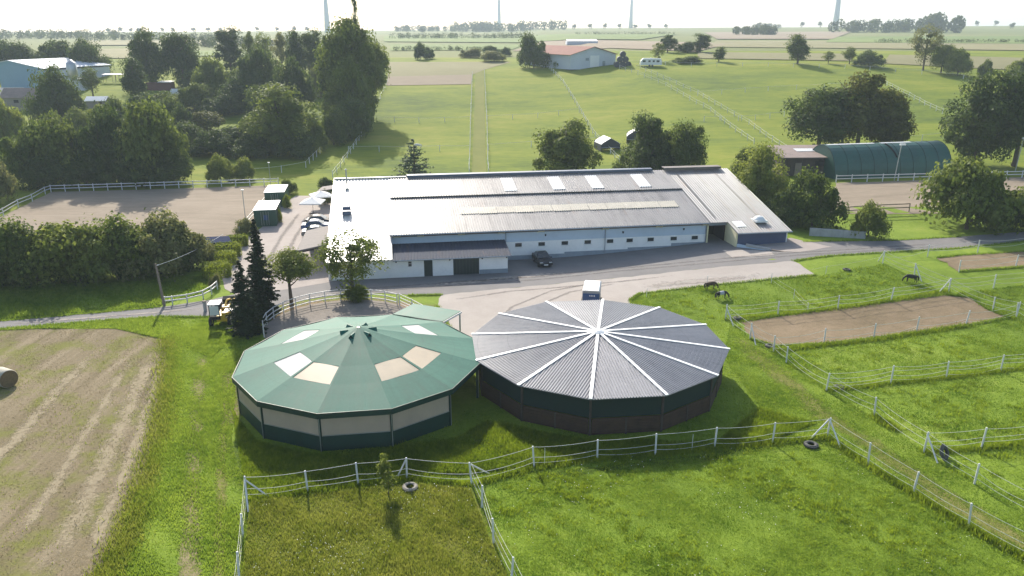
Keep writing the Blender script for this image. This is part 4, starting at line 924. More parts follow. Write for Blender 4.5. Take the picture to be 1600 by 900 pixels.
TR = [
 # name, label, proto, base px, base py, width px, height px, material, group
 ('deciduous_tree', 'big dark round maple in front of the left farm buildings', 'bush0', 95, 196, 78, 88, 'leaf_dark', 'G1'),
 ('deciduous_tree', 'broad tree behind left arena fence, leftmost of the front row', 'bush1', 52, 288, 92, 96, 'leaf_mid', 'G1'),
 ('deciduous_tree', 'tree behind left arena fence, second from left of front row', 'bush0', 108, 286, 92, 104, 'leaf_mid', 'G1'),
 ('deciduous_tree', 'tree behind left arena fence, third from left of front row', 'bush1', 165, 285, 86, 112, 'leaf_dark', 'G1'),
 ('deciduous_tree', 'tall tree behind left arena fence, right end of front row', 'bush2', 250, 284, 104, 120, 'leaf_mid', 'G1'),
 ('shrub', 'dark filler shrub between the arena trees', 'bush2', 208, 284, 70, 82, 'leaf_dark', 'G1'),
 ('shrub', 'pale round shrub at left edge above arena corner', 'bush1', 8, 228, 64, 78, 'leaf_light', 'G1'),
 ('shrub', 'olive shrub at left edge beside arena corner', 'bush2', -4, 318, 70, 72, 'leaf_pale', 'G1'),
 ('deciduous_tree', 'tall dark tree on the skyline, left of its twin', 'round2', 236, 136, 60, 86, 'leaf_dark', 'G2'),
 ('deciduous_tree', 'tall dark tree on the skyline, right twin', 'round0', 288, 136, 62, 80, 'leaf_dark', 'G2'),
 ('deciduous_tree', 'dark rounded skyline tree standing alone left of the pale ones', 'oval0', 362, 112, 48, 66, 'leaf_dark', 'G2'),
 ('deciduous_tree', 'pale airy skyline tree, left one', 'airy0', 394, 112, 26, 60, 'leaf_mid', 'G2'),
 ('deciduous_tree', 'pale airy skyline tree, middle one', 'airy1', 415, 114, 28, 62, 'leaf_mid', 'G2'),
 ('deciduous_tree', 'pale airy skyline tree, right one', 'airy0', 442, 122, 32, 68, 'leaf_pale', 'G2'),
 ('deciduous_tree', 'dark skyline tree left of the leafy giant, nearer one', 'oval1', 466, 128, 34, 76, 'leaf_dark', 'G2'),
 ('deciduous_tree', 'dark skyline tree left of the leafy giant, right one', 'oval0', 492, 128, 40, 78, 'leaf_dark', 'G2'),
 ('deciduous_tree', 'giant leafy tree topping the tall tree row', 'dome', 548, 192, 88, 152, 'leaf_mid', 'G3'),
 ('deciduous_tree', 'giant tree at right front of the tall tree row', 'dome', 578, 184, 62, 118, 'leaf_light', 'G3'),
 ('deciduous_tree', 'dark giant tree at left of the tall tree row', 'oval0', 530, 186, 56, 120, 'leaf_dark', 'G3'),
 ('deciduous_tree', 'mid green tree filling the middle of the tall tree row', 'bush0', 556, 206, 74, 110, 'leaf_mid', 'G3'),
 ('poplar_tree', 'thin poplar spire rising above the leafy giant', 'poplar', 563, 172, 13, 184, 'leaf_mid', 'G3'),
 ('deciduous_tree', 'spreading walnut tree in the paddock left of tree row', 'round2', 441, 240, 112, 102, 'leaf_mid', 'G3'),
 ('deciduous_tree', 'small rounded tree at the foot of the tall row', 'oval1', 526, 206, 52, 72, 'leaf_light', 'G3'),
 ('deciduous_tree', 'small tree below the tall row, beside its fence', 'bush0', 522, 226, 50, 56, 'leaf_mid', 'G3'),
 ('shrub', 'leafy shrub under the walnut tree, right side', 'bush1', 490, 238, 44, 46, 'leaf_light', 'G3'),
 ('deciduous_tree', 'dark pyramid tree between farm sheds and gardens', 'oval1', 216, 170, 40, 76, 'leaf_dark', 'G4'),
 ('deciduous_tree', 'wide garden tree with olive crown, centre left', 'bush1', 336, 158, 62, 66, 'leaf_mid', 'G4'),
 ('deciduous_tree', 'wide garden tree, darker neighbour to its right', 'bush2', 402, 162, 68, 82, 'leaf_dark', 'G4'),
 ('deciduous_tree', 'garden tree just left of the tall row', 'bush0', 462, 178, 64, 84, 'leaf_dark', 'G4'),
 ('shrub', 'brownish garden shrub above the walnut tree', 'bush2', 502, 152, 40, 44, 'leaf_pale', 'G4'),
 ('shrub', 'dark ivy-covered shrub behind the arena trees', 'bush0', 184, 218, 56, 62, 'leaf_dark', 'G4'),
 ('shrub', 'round shrub in front of the small garden hut', 'bush2', 158, 205, 46, 40, 'leaf_light', 'G4'),
 ('deciduous_tree', 'grey green tree beside the silo', 'airy1', 146, 152, 40, 46, 'leaf_mid', 'G4'),
 ('shrub', 'dark shrub bank below the pyramid tree', 'bush1', 232, 186, 70, 40, 'leaf_dark', 'G4'),
 ('shrub', 'garden shrub with reddish leaves beside the lawn', 'bush2', 318, 205, 66, 30, 'leaf_brown', 'G4'),
 ('shrub', 'dark shrub at the left of the garden lawn', 'bush0', 290, 212, 34, 48, 'leaf_dark', 'G4'),
 ('shrub', 'low bright bush behind left arena near containers, left', 'bush0', 345, 284, 44, 42, 'leaf_light', 'G4'),
 ('shrub', 'low bright bush behind left arena near containers, right', 'bush1', 378, 282, 40, 34, 'leaf_light', 'G4'),
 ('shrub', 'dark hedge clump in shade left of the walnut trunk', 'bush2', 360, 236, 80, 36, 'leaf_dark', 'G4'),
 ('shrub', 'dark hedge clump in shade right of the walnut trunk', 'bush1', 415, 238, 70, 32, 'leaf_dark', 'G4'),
 ('deciduous_tree', 'dark wood-edge tree behind farm, far left', 'bush0', 14, 114, 66, 48, 'leaf_dark', 'G5'),
 ('deciduous_tree', 'dark wood-edge tree behind farm, second from left', 'bush1', 50, 114, 66, 46, 'leaf_dark', 'G5'),
 ('deciduous_tree', 'dark wood-edge tree behind farm, third from left', 'bush2', 90, 114, 66, 48, 'leaf_dark', 'G5'),
 ('deciduous_tree', 'round tree behind the silo, right end of the farm trees', 'bush0', 138, 116, 62, 52, 'leaf_dark', 'G5'),
 ('cedar_tree', 'wide bluish conifer rising behind the barn roof, left', 'cedar', 648, 292, 80, 72, 'needle_blue', None),
 ('deciduous_tree', 'loose green tree behind the barn roof, centre', 'round1', 884, 296, 98, 104, 'leaf_mid', 'G6'),
 ('deciduous_tree', 'dark tree beside the field tents, tallest left one', 'oval0', 1006, 292, 60, 112, 'leaf_dark', 'G6'),
 ('deciduous_tree', 'dark bushy tree beside the field tents, middle', 'bush2', 1030, 288, 74, 80, 'leaf_dark', 'G6'),
 ('deciduous_tree', 'lighter tree at right of the field tent clump', 'round0', 1070, 290, 60, 96, 'leaf_mid', 'G6'),
 ('shrub', 'dark bush at left foot of the field tent clump', 'bush0', 984, 284, 48, 60, 'leaf_dark', 'G6'),
 ('deciduous_tree', 'light willow-like tree at right end of the barn', 'round2', 1184, 332, 82, 104, 'leaf_light', 'G7'),
 ('shrub', 'slim bush rising behind right barn ridge', 'oval1', 1156, 292, 40, 60, 'leaf_mid', 'G7'),
 ('deciduous_tree', 'round dense tree between barn and retaining wall', 'bush1', 1268, 353, 88, 82, 'leaf_mid', 'G7'),
 ('shrub', 'dark undergrowth right of the barn gable', 'bush2', 1226, 352, 60, 56, 'leaf_dark', 'G7'),
 ('shrub', 'yellowish small bush above the retaining wall', 'bush0', 1356, 370, 54, 54, 'leaf_light', 'G7'),
 ('deciduous_tree', 'large bushy tree in front of right arena', 'bush2', 1510, 358, 128, 104, 'leaf_mid', 'G7'),
 ('deciduous_tree', 'bushy tree cut by right edge near the lane', 'bush0', 1606, 358, 90, 72, 'leaf_mid', 'G7'),
 ('shrub', 'shrub linking the two bushy trees near right lane', 'bush1', 1562, 358, 60, 56, 'leaf_dark', 'G7'),
 ('deciduous_tree', 'dark green tree behind brown shed, left of three', 'round0', 1278, 236, 106, 96, 'leaf_dark', 'G8'),
 ('deciduous_tree', 'autumn-tinged tree above green tunnel, tallest of three', 'round1', 1338, 238, 106, 118, 'leaf_brown', 'G8'),
 ('deciduous_tree', 'dark green tree above green tunnel, right of three', 'round2', 1384, 238, 72, 92, 'leaf_brown', 'G8'),
 ('deciduous_tree', 'huge black-green tree at right edge, left stem', 'round2', 1520, 258, 104, 138, 'leaf_dark', 'G8'),
 ('deciduous_tree', 'huge black-green tree at right edge, right stem', 'round0', 1584, 260, 104, 142, 'leaf_dark', 'G8'),
 ('deciduous_tree', 'dense pyramid tree beside the red-roofed hall', 'bush1', 834, 106, 46, 52, 'leaf_dark', 'G9'),
 ('deciduous_tree', 'single dark tree on the hilltop right of caravan', 'oval1', 1246, 100, 36, 44, 'leaf_mid', 'G9'),
 ('poplar_tree', 'tall pale poplar on the right hilltop', 'airy1', 1442, 110, 46, 68, 'leaf_pale', 'G9'),
 ('deciduous_tree', 'light green tree next to the pale poplar', 'round0', 1470, 114, 36, 42, 'leaf_light', 'G9'),
 ('deciduous_tree', 'light green tree at right of the poplar clump', 'bush2', 1496, 118, 40, 40, 'leaf_light', 'G9'),
 ('shrub', 'dark round bush left of the poplar clump', 'bush0', 1357, 104, 44, 24, 'leaf_dark', 'G9'),
 ('deciduous_tree', 'small spreading orchard tree, left of the pair', 'airy0', 1294, 99, 20, 18, 'leaf_light', 'G9'),
 ('deciduous_tree', 'small spreading orchard tree, right of the pair', 'airy1', 1327, 100, 26, 26, 'leaf_mid', 'G9'),
 ('shrub', 'low bush by the hilltop track right of poplar', 'bush1', 1538, 122, 22, 28, 'leaf_mid', 'G9'),
 ('shrub', 'olive bush at right edge on the hilltop', 'bush2', 1596, 122, 50, 30, 'leaf_light', 'G9'),
 ('deciduous_tree', 'dark twin bush tree in far field left of red hall', 'bush0', 657, 93, 22, 26, 'leaf_dark', 'G9'),
 ('deciduous_tree', 'dark smaller bush beside the twin in far field', 'bush1', 671, 92, 16, 18, 'leaf_dark', 'G9'),
 ('deciduous_tree', 'tree at left of the hazy grove behind caravan', 'round1', 1043, 82, 26, 26, 'leaf_dark', 'G9'),
 ('deciduous_tree', 'tree at right of the hazy grove behind caravan', 'oval0', 1094, 82, 30, 28, 'leaf_dark', 'G9'),
 ('shrub', 'low tree in the middle of hazy grove behind caravan', 'bush1', 1070, 82, 30, 16, 'leaf_dark', 'G9'),
 ('deciduous_tree', 'small tree right of the caravan', 'oval1', 1123, 96, 20, 22, 'leaf_mid', 'G9'),
 ('deciduous_tree', 'yellowish tree behind the caravan', 'airy0', 1028, 96, 22, 28, 'leaf_light', 'G9'),
 ('shrub', 'bush in front of the red-roofed hall corner', 'bush0', 876, 106, 20, 18, 'leaf_mid', 'G9'),
 ('shrub', 'dark hedge right of the caravan', 'bush1', 1072, 98, 44, 10, 'leaf_mid', 'G9'),
 ('shrub', 'scrub left of the pyramid tree near red hall', 'bush2', 772, 96, 40, 16, 'leaf_pale', 'G9'),
 ('shrub', 'rounded scrub farther left near the far fields', 'bush1', 735, 90, 36, 14, 'leaf_pale', 'G9'),
 ('shrub', 'dark pair bush left of the pyramid tree, nearer one', 'bush0', 790, 88, 18, 14, 'leaf_dark', 'G9'),
 ('shrub', 'dark pair bush left of the pyramid tree, left one', 'bush2', 768, 86, 26, 14, 'leaf_dark', 'G9'),
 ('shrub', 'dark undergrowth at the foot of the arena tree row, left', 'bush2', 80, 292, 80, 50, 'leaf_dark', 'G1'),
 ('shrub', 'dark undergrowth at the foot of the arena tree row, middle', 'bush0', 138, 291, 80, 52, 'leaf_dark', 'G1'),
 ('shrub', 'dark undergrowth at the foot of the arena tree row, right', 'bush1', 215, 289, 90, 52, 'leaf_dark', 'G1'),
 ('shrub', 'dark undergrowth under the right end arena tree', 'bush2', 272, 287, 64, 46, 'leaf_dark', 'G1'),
 ('shrub', 'dark thicket at the foot of the giant trees, front', 'bush1', 548, 216, 70, 60, 'leaf_dark', 'G3'),
 ('shrub', 'garden thicket between the two wide garden trees', 'bush0', 370, 172, 70, 50, 'leaf_dark', 'G4'),
 ('shrub', 'garden thicket under the dark garden tree', 'bush2', 428, 186, 80, 52, 'leaf_mid', 'G4'),
 ('shrub', 'olive thicket beside the dark pyramid tree', 'bush1', 258, 178, 60, 34, 'leaf_mid', 'G4'),
 ('shrub', 'thicket between round maple and garden hut', 'bush0', 128, 216, 60, 46, 'leaf_mid', 'G4'),
 ('shrub', 'wild shrub behind the arena row, centre', 'bush1', 232, 222, 70, 62, 'leaf_mid', 'G4'),
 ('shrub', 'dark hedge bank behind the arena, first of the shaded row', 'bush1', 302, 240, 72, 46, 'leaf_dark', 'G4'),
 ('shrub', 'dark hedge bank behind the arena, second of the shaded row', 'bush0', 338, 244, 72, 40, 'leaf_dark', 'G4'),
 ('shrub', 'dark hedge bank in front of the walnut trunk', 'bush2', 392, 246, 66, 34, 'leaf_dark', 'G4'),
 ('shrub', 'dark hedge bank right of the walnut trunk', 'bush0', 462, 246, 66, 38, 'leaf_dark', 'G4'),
 ('shrub', 'garden hedge under the left wide garden tree', 'bush2', 304, 172, 58, 40, 'leaf_mid', 'G4'),
 ('shrub', 'garden hedge above the shaded lawn', 'bush1', 346, 180, 66, 34, 'leaf_dark', 'G4'),
 ('shrub', 'leafy bush left of the shaded garden lawn', 'bush0', 268, 206, 60, 52, 'leaf_mid', 'G4'),
 ('shrub', 'yellow green bush between the skyline twins and garden', 'bush1', 372, 138, 50, 34, 'leaf_light', 'G4'),
 ('shrub', 'dark bush at foot of the skyline twins', 'bush2', 310, 146, 60, 34, 'leaf_dark', 'G4'),
]
GN = {'G1': 'trees behind the left arena', 'G2': 'skyline trees at left', 'G3': 'tall tree row', 'G4': 'garden trees at left', 'G5': 'trees behind the farm', 'G6': 'trees behind the barn', 'G7': 'trees at right of the barn', 'G8': 'big trees at right', 'G9': 'hilltop trees'}
for nm, lb, k, bx, by, wpx, hpx, mt, g in TR:
    tree(nm, lb, k, bx, by, wpx, hpx, mt, GN.get(g), 'shrub' if nm == 'shrub' else 'tree')
# hedge of big bushes in front of the left arena
HL = ['bush hedge before left arena, cut by left edge', 'tall bush with yellow tip, second in the arena hedge', 'dense bush, third in the arena hedge from left', 'dense bush, fourth in the arena hedge from left', 'grey green bush, fifth in the arena hedge from left', 'low grey green bush, right end of the arena hedge']
for i, (bx, by, wp_, hp_, mt) in enumerate(((-10, 440, 130, 74, 'leaf_dark'), (60, 440, 124, 98, 'leaf_mid'), (126, 438, 130, 88, 'leaf_light'), (190, 434, 126, 92, 'leaf_mid'), (250, 428, 116, 88, 'leaf_pale'), (302, 420, 76, 60, 'leaf_pale'))):
    tree('shrub', HL[i], 'bush%d' % (i % 3), bx, by, wp_, hp_, mt, 'big bushes along the left arena', 'shrub')
for i, (bx, by, wp_, hp_) in enumerate(((20, 436, 80, 70), (92, 436, 80, 76), (156, 434, 80, 72), (220, 430, 80, 70), (278, 424, 70, 66))):
    tree('shrub', 'dark undergrowth shrub in the arena hedge, %s from left' % ('first', 'second', 'third', 'fourth', 'fifth')[i], 'bush%d' % ((i + 1) % 3), bx, by, wp_, hp_, 'leaf_dark', 'undergrowth along the left arena', 'shrub')
# near trees
tree('spruce_tree', 'tall thin dark spruce beside the drive', 'spire', 412, 492, 50, 142, 'needle_dark', 'two spruces by the drive')
tree('spruce_tree', 'shorter bushy dark spruce in front of the tall one', 'spruce', 386, 520, 56, 108, 'needle_dark', 'two spruces by the drive')
tree('deciduous_tree', 'small round-headed tree on a bare stem by the railing', 'standard', 456, 478, 82, 84, 'leaf_light')
tree('deciduous_tree', 'feathery tree in front of the glinting barn roof', 'airy1', 552, 466, 96, 104, 'leaf_mid')
tree('shrub', 'shrub under the feathery tree beside the round pen', 'bush1', 556, 468, 44, 24, 'leaf_light', None, 'shrub')
tree('sapling', 'small sapling growing at the front fence near pale tyre', 'sapling', 607, 774, 30, 62, 'leaf_light', None, 'shrub')
# clipped hedge blocks and planting by the drive
def hedge(label, c, d, rz, mat='leaf_hedge', n=2600):
    r = np.random.default_rng(int(abs(c.x*31 + c.y*17))); u = r.uniform(-0.5, 0.5, (n, 3)); ax = r.integers(0, 3, n); sg = np.sign(r.uniform(-1, 1, n))
    for i in range(3): u[ax == i, i] = sg[ax == i] * 0.5 * (1 + 0.1*r.normal(size=(ax == i).sum()))
    P = u * np.array(d); P[:, 2] += d[2]/2; P[:, 2] = np.maximum(P[:, 2], 0.03); nn = np.zeros((n, 3)); nn[np.arange(n), ax] = sg; nn += 0.8*unit(n, r); nn /= np.linalg.norm(nn, axis=1)[:, None]
    V, Fq = leaf_quads(P, nn, 0.17*(0.6 + 0.8*r.random(n)), r)
    root = thing('clipped_hedge', label, 'hedge', c, rz, 'clipped hedges by the drive')
    obj('foliage', np_mesh('foliage', V, Fq, mat), root)
    part('stem', 'bark', root, lambda b: [b.tube([(x, 0, -0.1), (x*1.1, 0.05, d[2]*0.7)], 0.05, 6) for x in (-d[0]*0.3, 0, d[0]*0.3)])
hedge('bright clipped hedge block beside the drive, nearest to the lane', at(340, 432), (2.6, 2.1, 1.5), 0.5)
hedge('bright clipped hedge block beside the drive, second from the lane', at(349, 413), (2.6, 2.0, 1.4), 0.5)
hedge('bright clipped hedge block beside the drive, third from the lane', at(357, 400), (2.6, 2.0, 1.5), 0.5)
hedge('clipped hedge block behind the dark blue screen', at(372, 384), (2.2, 1.2, 1.3), 0.2)
for i, (bx, by, wp_, hp_, mt, lb) in enumerate(((385, 366, 34, 24, 'leaf_pale', 'grey green shrub beside the white fence by the containers'), (336, 448, 18, 20, 'leaf_pale', 'grey shrub at the end of the lane railing'), (434, 348, 16, 22, 'leaf_hedge', 'bright bush at the right side of the near container'), (448, 326, 15, 22, 'leaf_hedge', 'bright bush at the right side of the far container'), (452, 303, 26, 24, 'leaf_mid', 'round shrub behind the far container'), (512, 302, 26, 24, 'leaf_dark', 'dark round shrub at the left barn corner'), (508, 320, 22, 24, 'leaf_pale', 'grey planting beside the white parasols'))):
    tree('shrub', lb, 'bush%d' % (i % 3), bx, by, wp_, hp_, mt, 'small shrubs round the drive', 'shrub')
# horizon row of trees and distant woods
DL = ('first', 'second', 'third', 'fourth', 'fifth', 'sixth', 'seventh', 'eighth', 'ninth', 'tenth', 'eleventh', 'twelfth', 'thirteenth', 'fourteenth', 'fifteenth', 'sixteenth', 'seventeenth', 'eighteenth', 'nineteenth', 'twentieth', 'twenty-first', 'twenty-second', 'twenty-third', 'twenty-fourth')
def skyline(x):
    best = None
    for y in range(30, 70):
        pass
    return None
def hz(px_, Y=1450.0):
    d = ray(px_, 50); t = Y / d[1]; x = d[0]*t; return Vector((x, Y, float(Z(x, Y))))
for i, x in enumerate((170, 188, 205, 217, 254, 270, 303, 326, 345, 402, 433, 460, 480, 897, 922, 945, 968, 992, 1014, 1040, 1252, 1280, 1524, 1554)):
    tree('horizon_tree', 'tiny tree on the far horizon, %s from the left' % DL[i], 'tiny', 0, 0, random.uniform(6, 9), random.uniform(6.5, 9), 'leaf_far', 'row of tiny trees on the horizon', 'tree', base=hz(x))
for i, x in enumerate((1580, 660, 800, 742, 1185)):
    tree('horizon_tree', ('tiny horizon tree near the right edge', 'tiny tree in the far hedge left of centre wood', 'tiny tree in far fields below centre wood', 'tiny tree in far hedge under the centre wood', 'tiny tree in far fields right of centre')[i], 'tiny', 0, 0, 9, 9, 'leaf_far', 'row of tiny trees on the horizon', 'tree', base=hz(x, 1100 + i*60))
def wood(name, label, x0, x1, Y, hpx, dep=60, n=5000):
    r = np.random.default_rng(int(abs(x0)) + 3); a, b = hz(x0, Y), hz(x1, Y); u = mpp(a); h = hpx*u; L = (b - a).length
    k = max(4, int(L / (h*0.5))); C, Nn, Sz = [], [], []
    for i in range(k*2):
        f = r.random(); c = lerp(a, b, f); yy = Y + r.uniform(0, dep); hh = h * r.uniform(0.65, 1.05); rr = hh*0.42; m = n // (k*2)
        d = unit(m, r); P = np.array([c.x, yy, float(Z(c.x, yy)) + hh*0.55]) + d*np.array([rr, rr, hh*0.48])*(1 + 0.1*r.normal(size=(m, 1)))
        C.append(P); nn = d + 0.6*unit(m, r); Nn.append(nn/np.linalg.norm(nn, axis=1)[:, None]); Sz.append(h*0.16*(0.6 + 0.8*r.random(m)))
    V, Fq = leaf_quads(np.concatenate(C), np.concatenate(Nn), np.concatenate(Sz), r)
    return tag(obj(name, np_mesh(name, V, Fq, 'leaf_far')), label, 'wood', None, 'stuff')
wood('distant_wood', 'hazy wood on the horizon above the red-roofed hall', 700, 884, 1350, 15)
wood('distant_wood', 'hazy low wood on the horizon left of centre', 612, 720, 1400, 9)
wood('distant_wood', 'long hazy wood on the right horizon', 1312, 1492, 900, 19)
wood('distant_wood', 'taller clump at right end of the long wood', 1448, 1494, 880, 27, 40, 2500)
wood('distant_wood', 'small hazy wood between caravan and right horizon', 1156, 1232, 760, 15, 40, 3000)
wood('distant_wood', 'tiny dark wood on the horizon right of centre', 1186, 1226, 1300, 8, 40, 2000)
wood('distant_hedge', 'hazy hedge line in front of the horizon wood', 606, 820, 760, 9, 20, 4000)
wood('distant_hedge', 'hazy hedge and scrub line left of centre', 120, 340, 700, 12, 40, 4000)
wood('distant_wood', 'hazy wood and village edge at far left', -40, 150, 800, 14, 60, 4000)
wood('distant_hedge', 'thin hedge line behind the red-roofed hall', 900, 1060, 820, 5, 10, 2000)
wood('distant_hedge', 'thin dark hedge at right above poplar clump', 1380, 1640, 460, 7, 12, 3500)
wood('distant_hedge', 'low scrub line along the far field left', 606, 760, 400, 7, 20, 3000)
wood('distant_wood', 'leafy band behind the skyline trees at left', 250, 520, 470, 16, 50, 5000)

# ------------------------------------------------------------------ other buildings
def gable_house(name, label, c, rz, L, W, eave, ridge, wall, roof, cat='building', over=0.3, axis='x', wins=(), doors=(), group=None):
    """ridge along local x; origin at plan centre"""
    o = thing(name, label, cat, c, rz, group); hl, hw = L/2, W/2
    part('wall', wall, o, lambda b: b.prism([(-hl, -hw, -0.6), (-hl, hw, -0.6), (-hl, hw, eave), (-hl, 0, ridge - 0.05), (-hl, -hw, eave)], (L, 0, 0)))
    for s in (-1, 1):
        d = (ridge - eave) / hw
        part('roof_slope', roof, o, lambda b: b.prism([(-hl - over, s*0.0, ridge + 0.02), (-hl - over, s*(hw + over), eave - over*d + 0.02), (-hl - over, s*(hw + over), eave - over*d + 0.16), (-hl - over, 0, ridge + 0.18)], (L + 2*over, 0, 0)))
    for (x, y, z, dx, dy, dz, m) in wins: part('window', m, o, lambda b: b.box((x, y, z), (dx, dy, dz)))
    for (x, y, z, dx, dy, dz, m) in doors: part('door', m, o, lambda b: b.box((x, y, z), (dx, dy, dz)))
    return o
# red-roofed hall on the hill: gable toward the viewer
p = at(927, 105); u = mpp(p)
gable_house('farm_hall', 'white hall with red roof on the hilltop beside caravan', p + Vector((-7.5, 13, 0)), R(120), 30, 86*u, 19*u, 30*u, 'hall_white', 'roof_red', over=0.6,
            doors=((-15.03, -0.5, 9*u, 0.1, 17*u, 17*u, 'white_cap'),), wins=((-15.03, 12*u, 12*u, 0.1, 6*u, 4*u, 'plinth'), (-15.03, -20*u, 5*u, 0.1, 5*u, 8*u, 'plinth')))
part_ = thing('farm_trailer', 'yellow farm trailer parked before the red-roofed hall', 'trailer', at(909, 106))
part('tub', 'yellow_paint', part_, lambda b: b.prism([(-12*u, 0, 1.0), (12*u, 0, 1.0), (13*u, 0, 2.6), (-13*u, 0, 2.6)], (0, 2.4, 0)))
for x in (-5*u, 5*u): part('wheel', 'rubber', part_, lambda b: b.tube([(x, -0.1, 0.5), (x, 2.5, 0.5)], 0.5, 12))
p = at(973, 105)
o = thing('round_bale_stack', 'dark stack of wrapped bales right of the red-roofed hall', 'bale stack', p)
for i, (x, z) in enumerate(((-2.0, 0.9), (0, 0.9), (2.0, 0.9), (-1.0, 2.6), (1.0, 2.6), (0, 4.3))):
    part('bale', 'canvas_dark', o, lambda b: b.tube([(x, 0, z), (x, 2.2, z)], 1.0, 14))
# caravan
p = at(1017, 104.5); u = mpp(p); L = 33*u
cv = thing('caravan', 'white caravan parked on the hilltop right of the hall', 'caravan', p, R(-4))
part('body', 'car_white', cv, lambda b: b.prism([(-L/2, 0, 0.55), (L/2, 0, 0.55), (L/2 + 0.1, 0, 1.6), (L/2 - 0.3, 0, 2.75), (-L/2 + 0.9, 0, 2.8), (-L/2 + 0.1, 0, 1.9)], (0, 2.3, 0)), 0.12)
for x in (-L*0.33, -L*0.08, L*0.12, L*0.32): part('window', 'glass_dark', cv, lambda b: b.box((x, -0.012, 1.85), (1.0 if abs(x) > 1 else 0.7, 0.03, 0.6)))
for x in (-0.5, 0.5): part('wheel', 'rubber', cv, lambda b: b.tube([(x, -0.02, 0.36), (x, 0.25, 0.36)], 0.36, 12))
part('drawbar', 'galvanised', cv, lambda b: b.beam((-L/2 - 1.3, 1.15, 0.5), (-L/2, 1.15, 0.5), 0.15, 0.12))
part('drawbar', 'galvanised', cv, lambda b: b.tube([(-L/2 - 1.2, 1.15, 0.0), (-L/2 - 1.2, 1.15, 0.6)], 0.05))
part('roof_vent', 'white_cap', cv, lambda b: b.box((0, 1.1, 2.86), (0.6, 0.6, 0.14)))
# polytunnels far behind
p = at(910, 70)
o = thing('polytunnel', 'long pale blue polytunnel in the far fields behind the hall', 'polytunnel', p); u = mpp(p)
part('cover', 'hall_white', o, lambda b: b.prism([(-24*u, 0, 0), (-24*u, 0, 5*u), (24*u, 0, 5*u), (24*u, 0, 0)], (0, 14, 0)))
part('roof', 'white_cap', o, lambda b: [b.prism([(x, -0.2, 5*u), (x + 11.6*u, -0.2, 5*u), (x + 11.6*u, 7, 7.5*u), (x, 7, 7.5*u)], (0, 0, 0.2)) for x in (-24*u, -12*u, 0, 12*u)])
# brown-roofed wooden shed
p = at(1260, 275); u = mpp(p)
sh = thing('wooden_shed', 'dark wooden shed with brown flat roof beside the green tunnel', 'shed', p, R(3))
Wd = 52
part('wall', 'dark_board', sh, lambda b: (b.box((0.5, 7, 1.7), (9.0, 0.15, 3.6)), b.box((-4.2, 3.6, 1.7), (0.15, 6.8, 3.6)), b.box((5.0, 3.6, 1.7), (0.15, 6.8, 3.6))))
for i in range(26): part('plank', 'dark_board', sh, lambda b: b.box((-4.0 + i*0.352, 0.1, 1.45), (0.335, 0.06 + 0.02*(i % 2), 3.1)))
part('roof', 'roof_brown', sh, lambda b: b.prism([(-5.0, -0.6, 3.15), (5.6, -0.6, 3.15), (5.6, 7.6, 4.1), (-5.0, 7.6, 4.1)], (0, 0, 0.14)))
part('skylight', 'skylight_white', sh, lambda b: b.prism([(-0.8, 3.2, 3.76), (2.6, 3.2, 3.76), (2.6, 5.0, 3.97), (-0.8, 5.0, 3.97)], (0, 0, 0.03)))
part('opening', 'void', sh, lambda b: b.box((2.0, 0.05, 2.2), (1.4, 0.2, 0.8)))
part('door', 'weathered_wood', sh, lambda b: b.box((-1.6, 0.03, 1.2), (1.1, 0.08, 2.1)))
# green arched tunnel hall
a, c = at(1303, 280), at(1485, 272); u = mpp(a); L = (c - a).length; rz = math.atan2((c-a).y, (c-a).x)
tn = thing('tunnel_hall', 'long dark green arched canvas tunnel behind right arena', 'tunnel hall', lerp(a, c, 0.5), rz)
RAD = 4.2; seg = [(RAD - RAD*1.25*math.cos(q)*0.8, 0.5 + RAD*1.12*math.sin(q)) for q in np.linspace(0, math.pi, 17)]
zb = lambda b, x0, x1: b.add([(x, y, z) for x in (x0, x1) for y, z in seg] , [(i, i+1, 17+i+1, 17+i) for i in range(16)])
for i in range(9):
    x0 = -L/2 + i*L/9
    part('canvas_bay', 'tunnel_tarp', tn, lambda b: b.prism([(x0 + 0.03, y, z) for y, z in seg] + [(x0 + 0.03, seg[-1][0], -0.8), (x0 + 0.03, seg[0][0], -0.8)], (L/9 - 0.06, 0, 0)), smooth=False)
for i in range(10):
    x0 = -L/2 + i*L/9
    part('hoop', 'green_skirt', tn, lambda b: b.tube([(x0, y, z) for y, z in seg], 0.06, 5))
part('light_strip', 'skylight_white', tn, lambda b: b.prism([(-L/2 + 0.5, 3.6, 5.17), (-L*0.08, 3.6, 5.17), (-L*0.08, 4.2, 5.21), (-L/2 + 0.5, 4.2, 5.21)], (0, 0, 0.05)))
part('light_strip', 'skylight_white', tn, lambda b: b.prism([(-0.5, 3.6, 5.17), (L*0.24, 3.6, 5.17), (L*0.24, 4.2, 5.21), (-0.5, 4.2, 5.21)], (0, 0, 0.05)))
part('tear', 'void', tn, lambda b: b.tube([(L*0.0 + k*0.18, seg[i][0] - 0.04, seg[i][1] + 0.04) for k, i in enumerate((7, 6, 5, 4, 3))], 0.16, 5))
# retaining wall
a, c = at(1264, 368), at(1352, 373)
rw = thing('retaining_wall', 'low grey concrete retaining wall below the round tree', 'wall', a, math.atan2((c-a).y, (c-a).x))
Lw = (c - a).length
for i in range(5): part('panel', 'concrete_wall', rw, lambda b: b.box((Lw*(i + 0.5)/5, 0, 0.35), (Lw/5 - 0.03, 0.25, 1.3 - 0.05*i)))
# left farm: blue hall, stone barn, low sheds, house with red roof, silo
p = at(48, 140); u = mpp(p)
hh = thing('farm_hall', 'large blue-fronted hall with pale grey roof at left', 'building', p, R(-14)); hh.scale = (1.3, 1.0, 1.15)

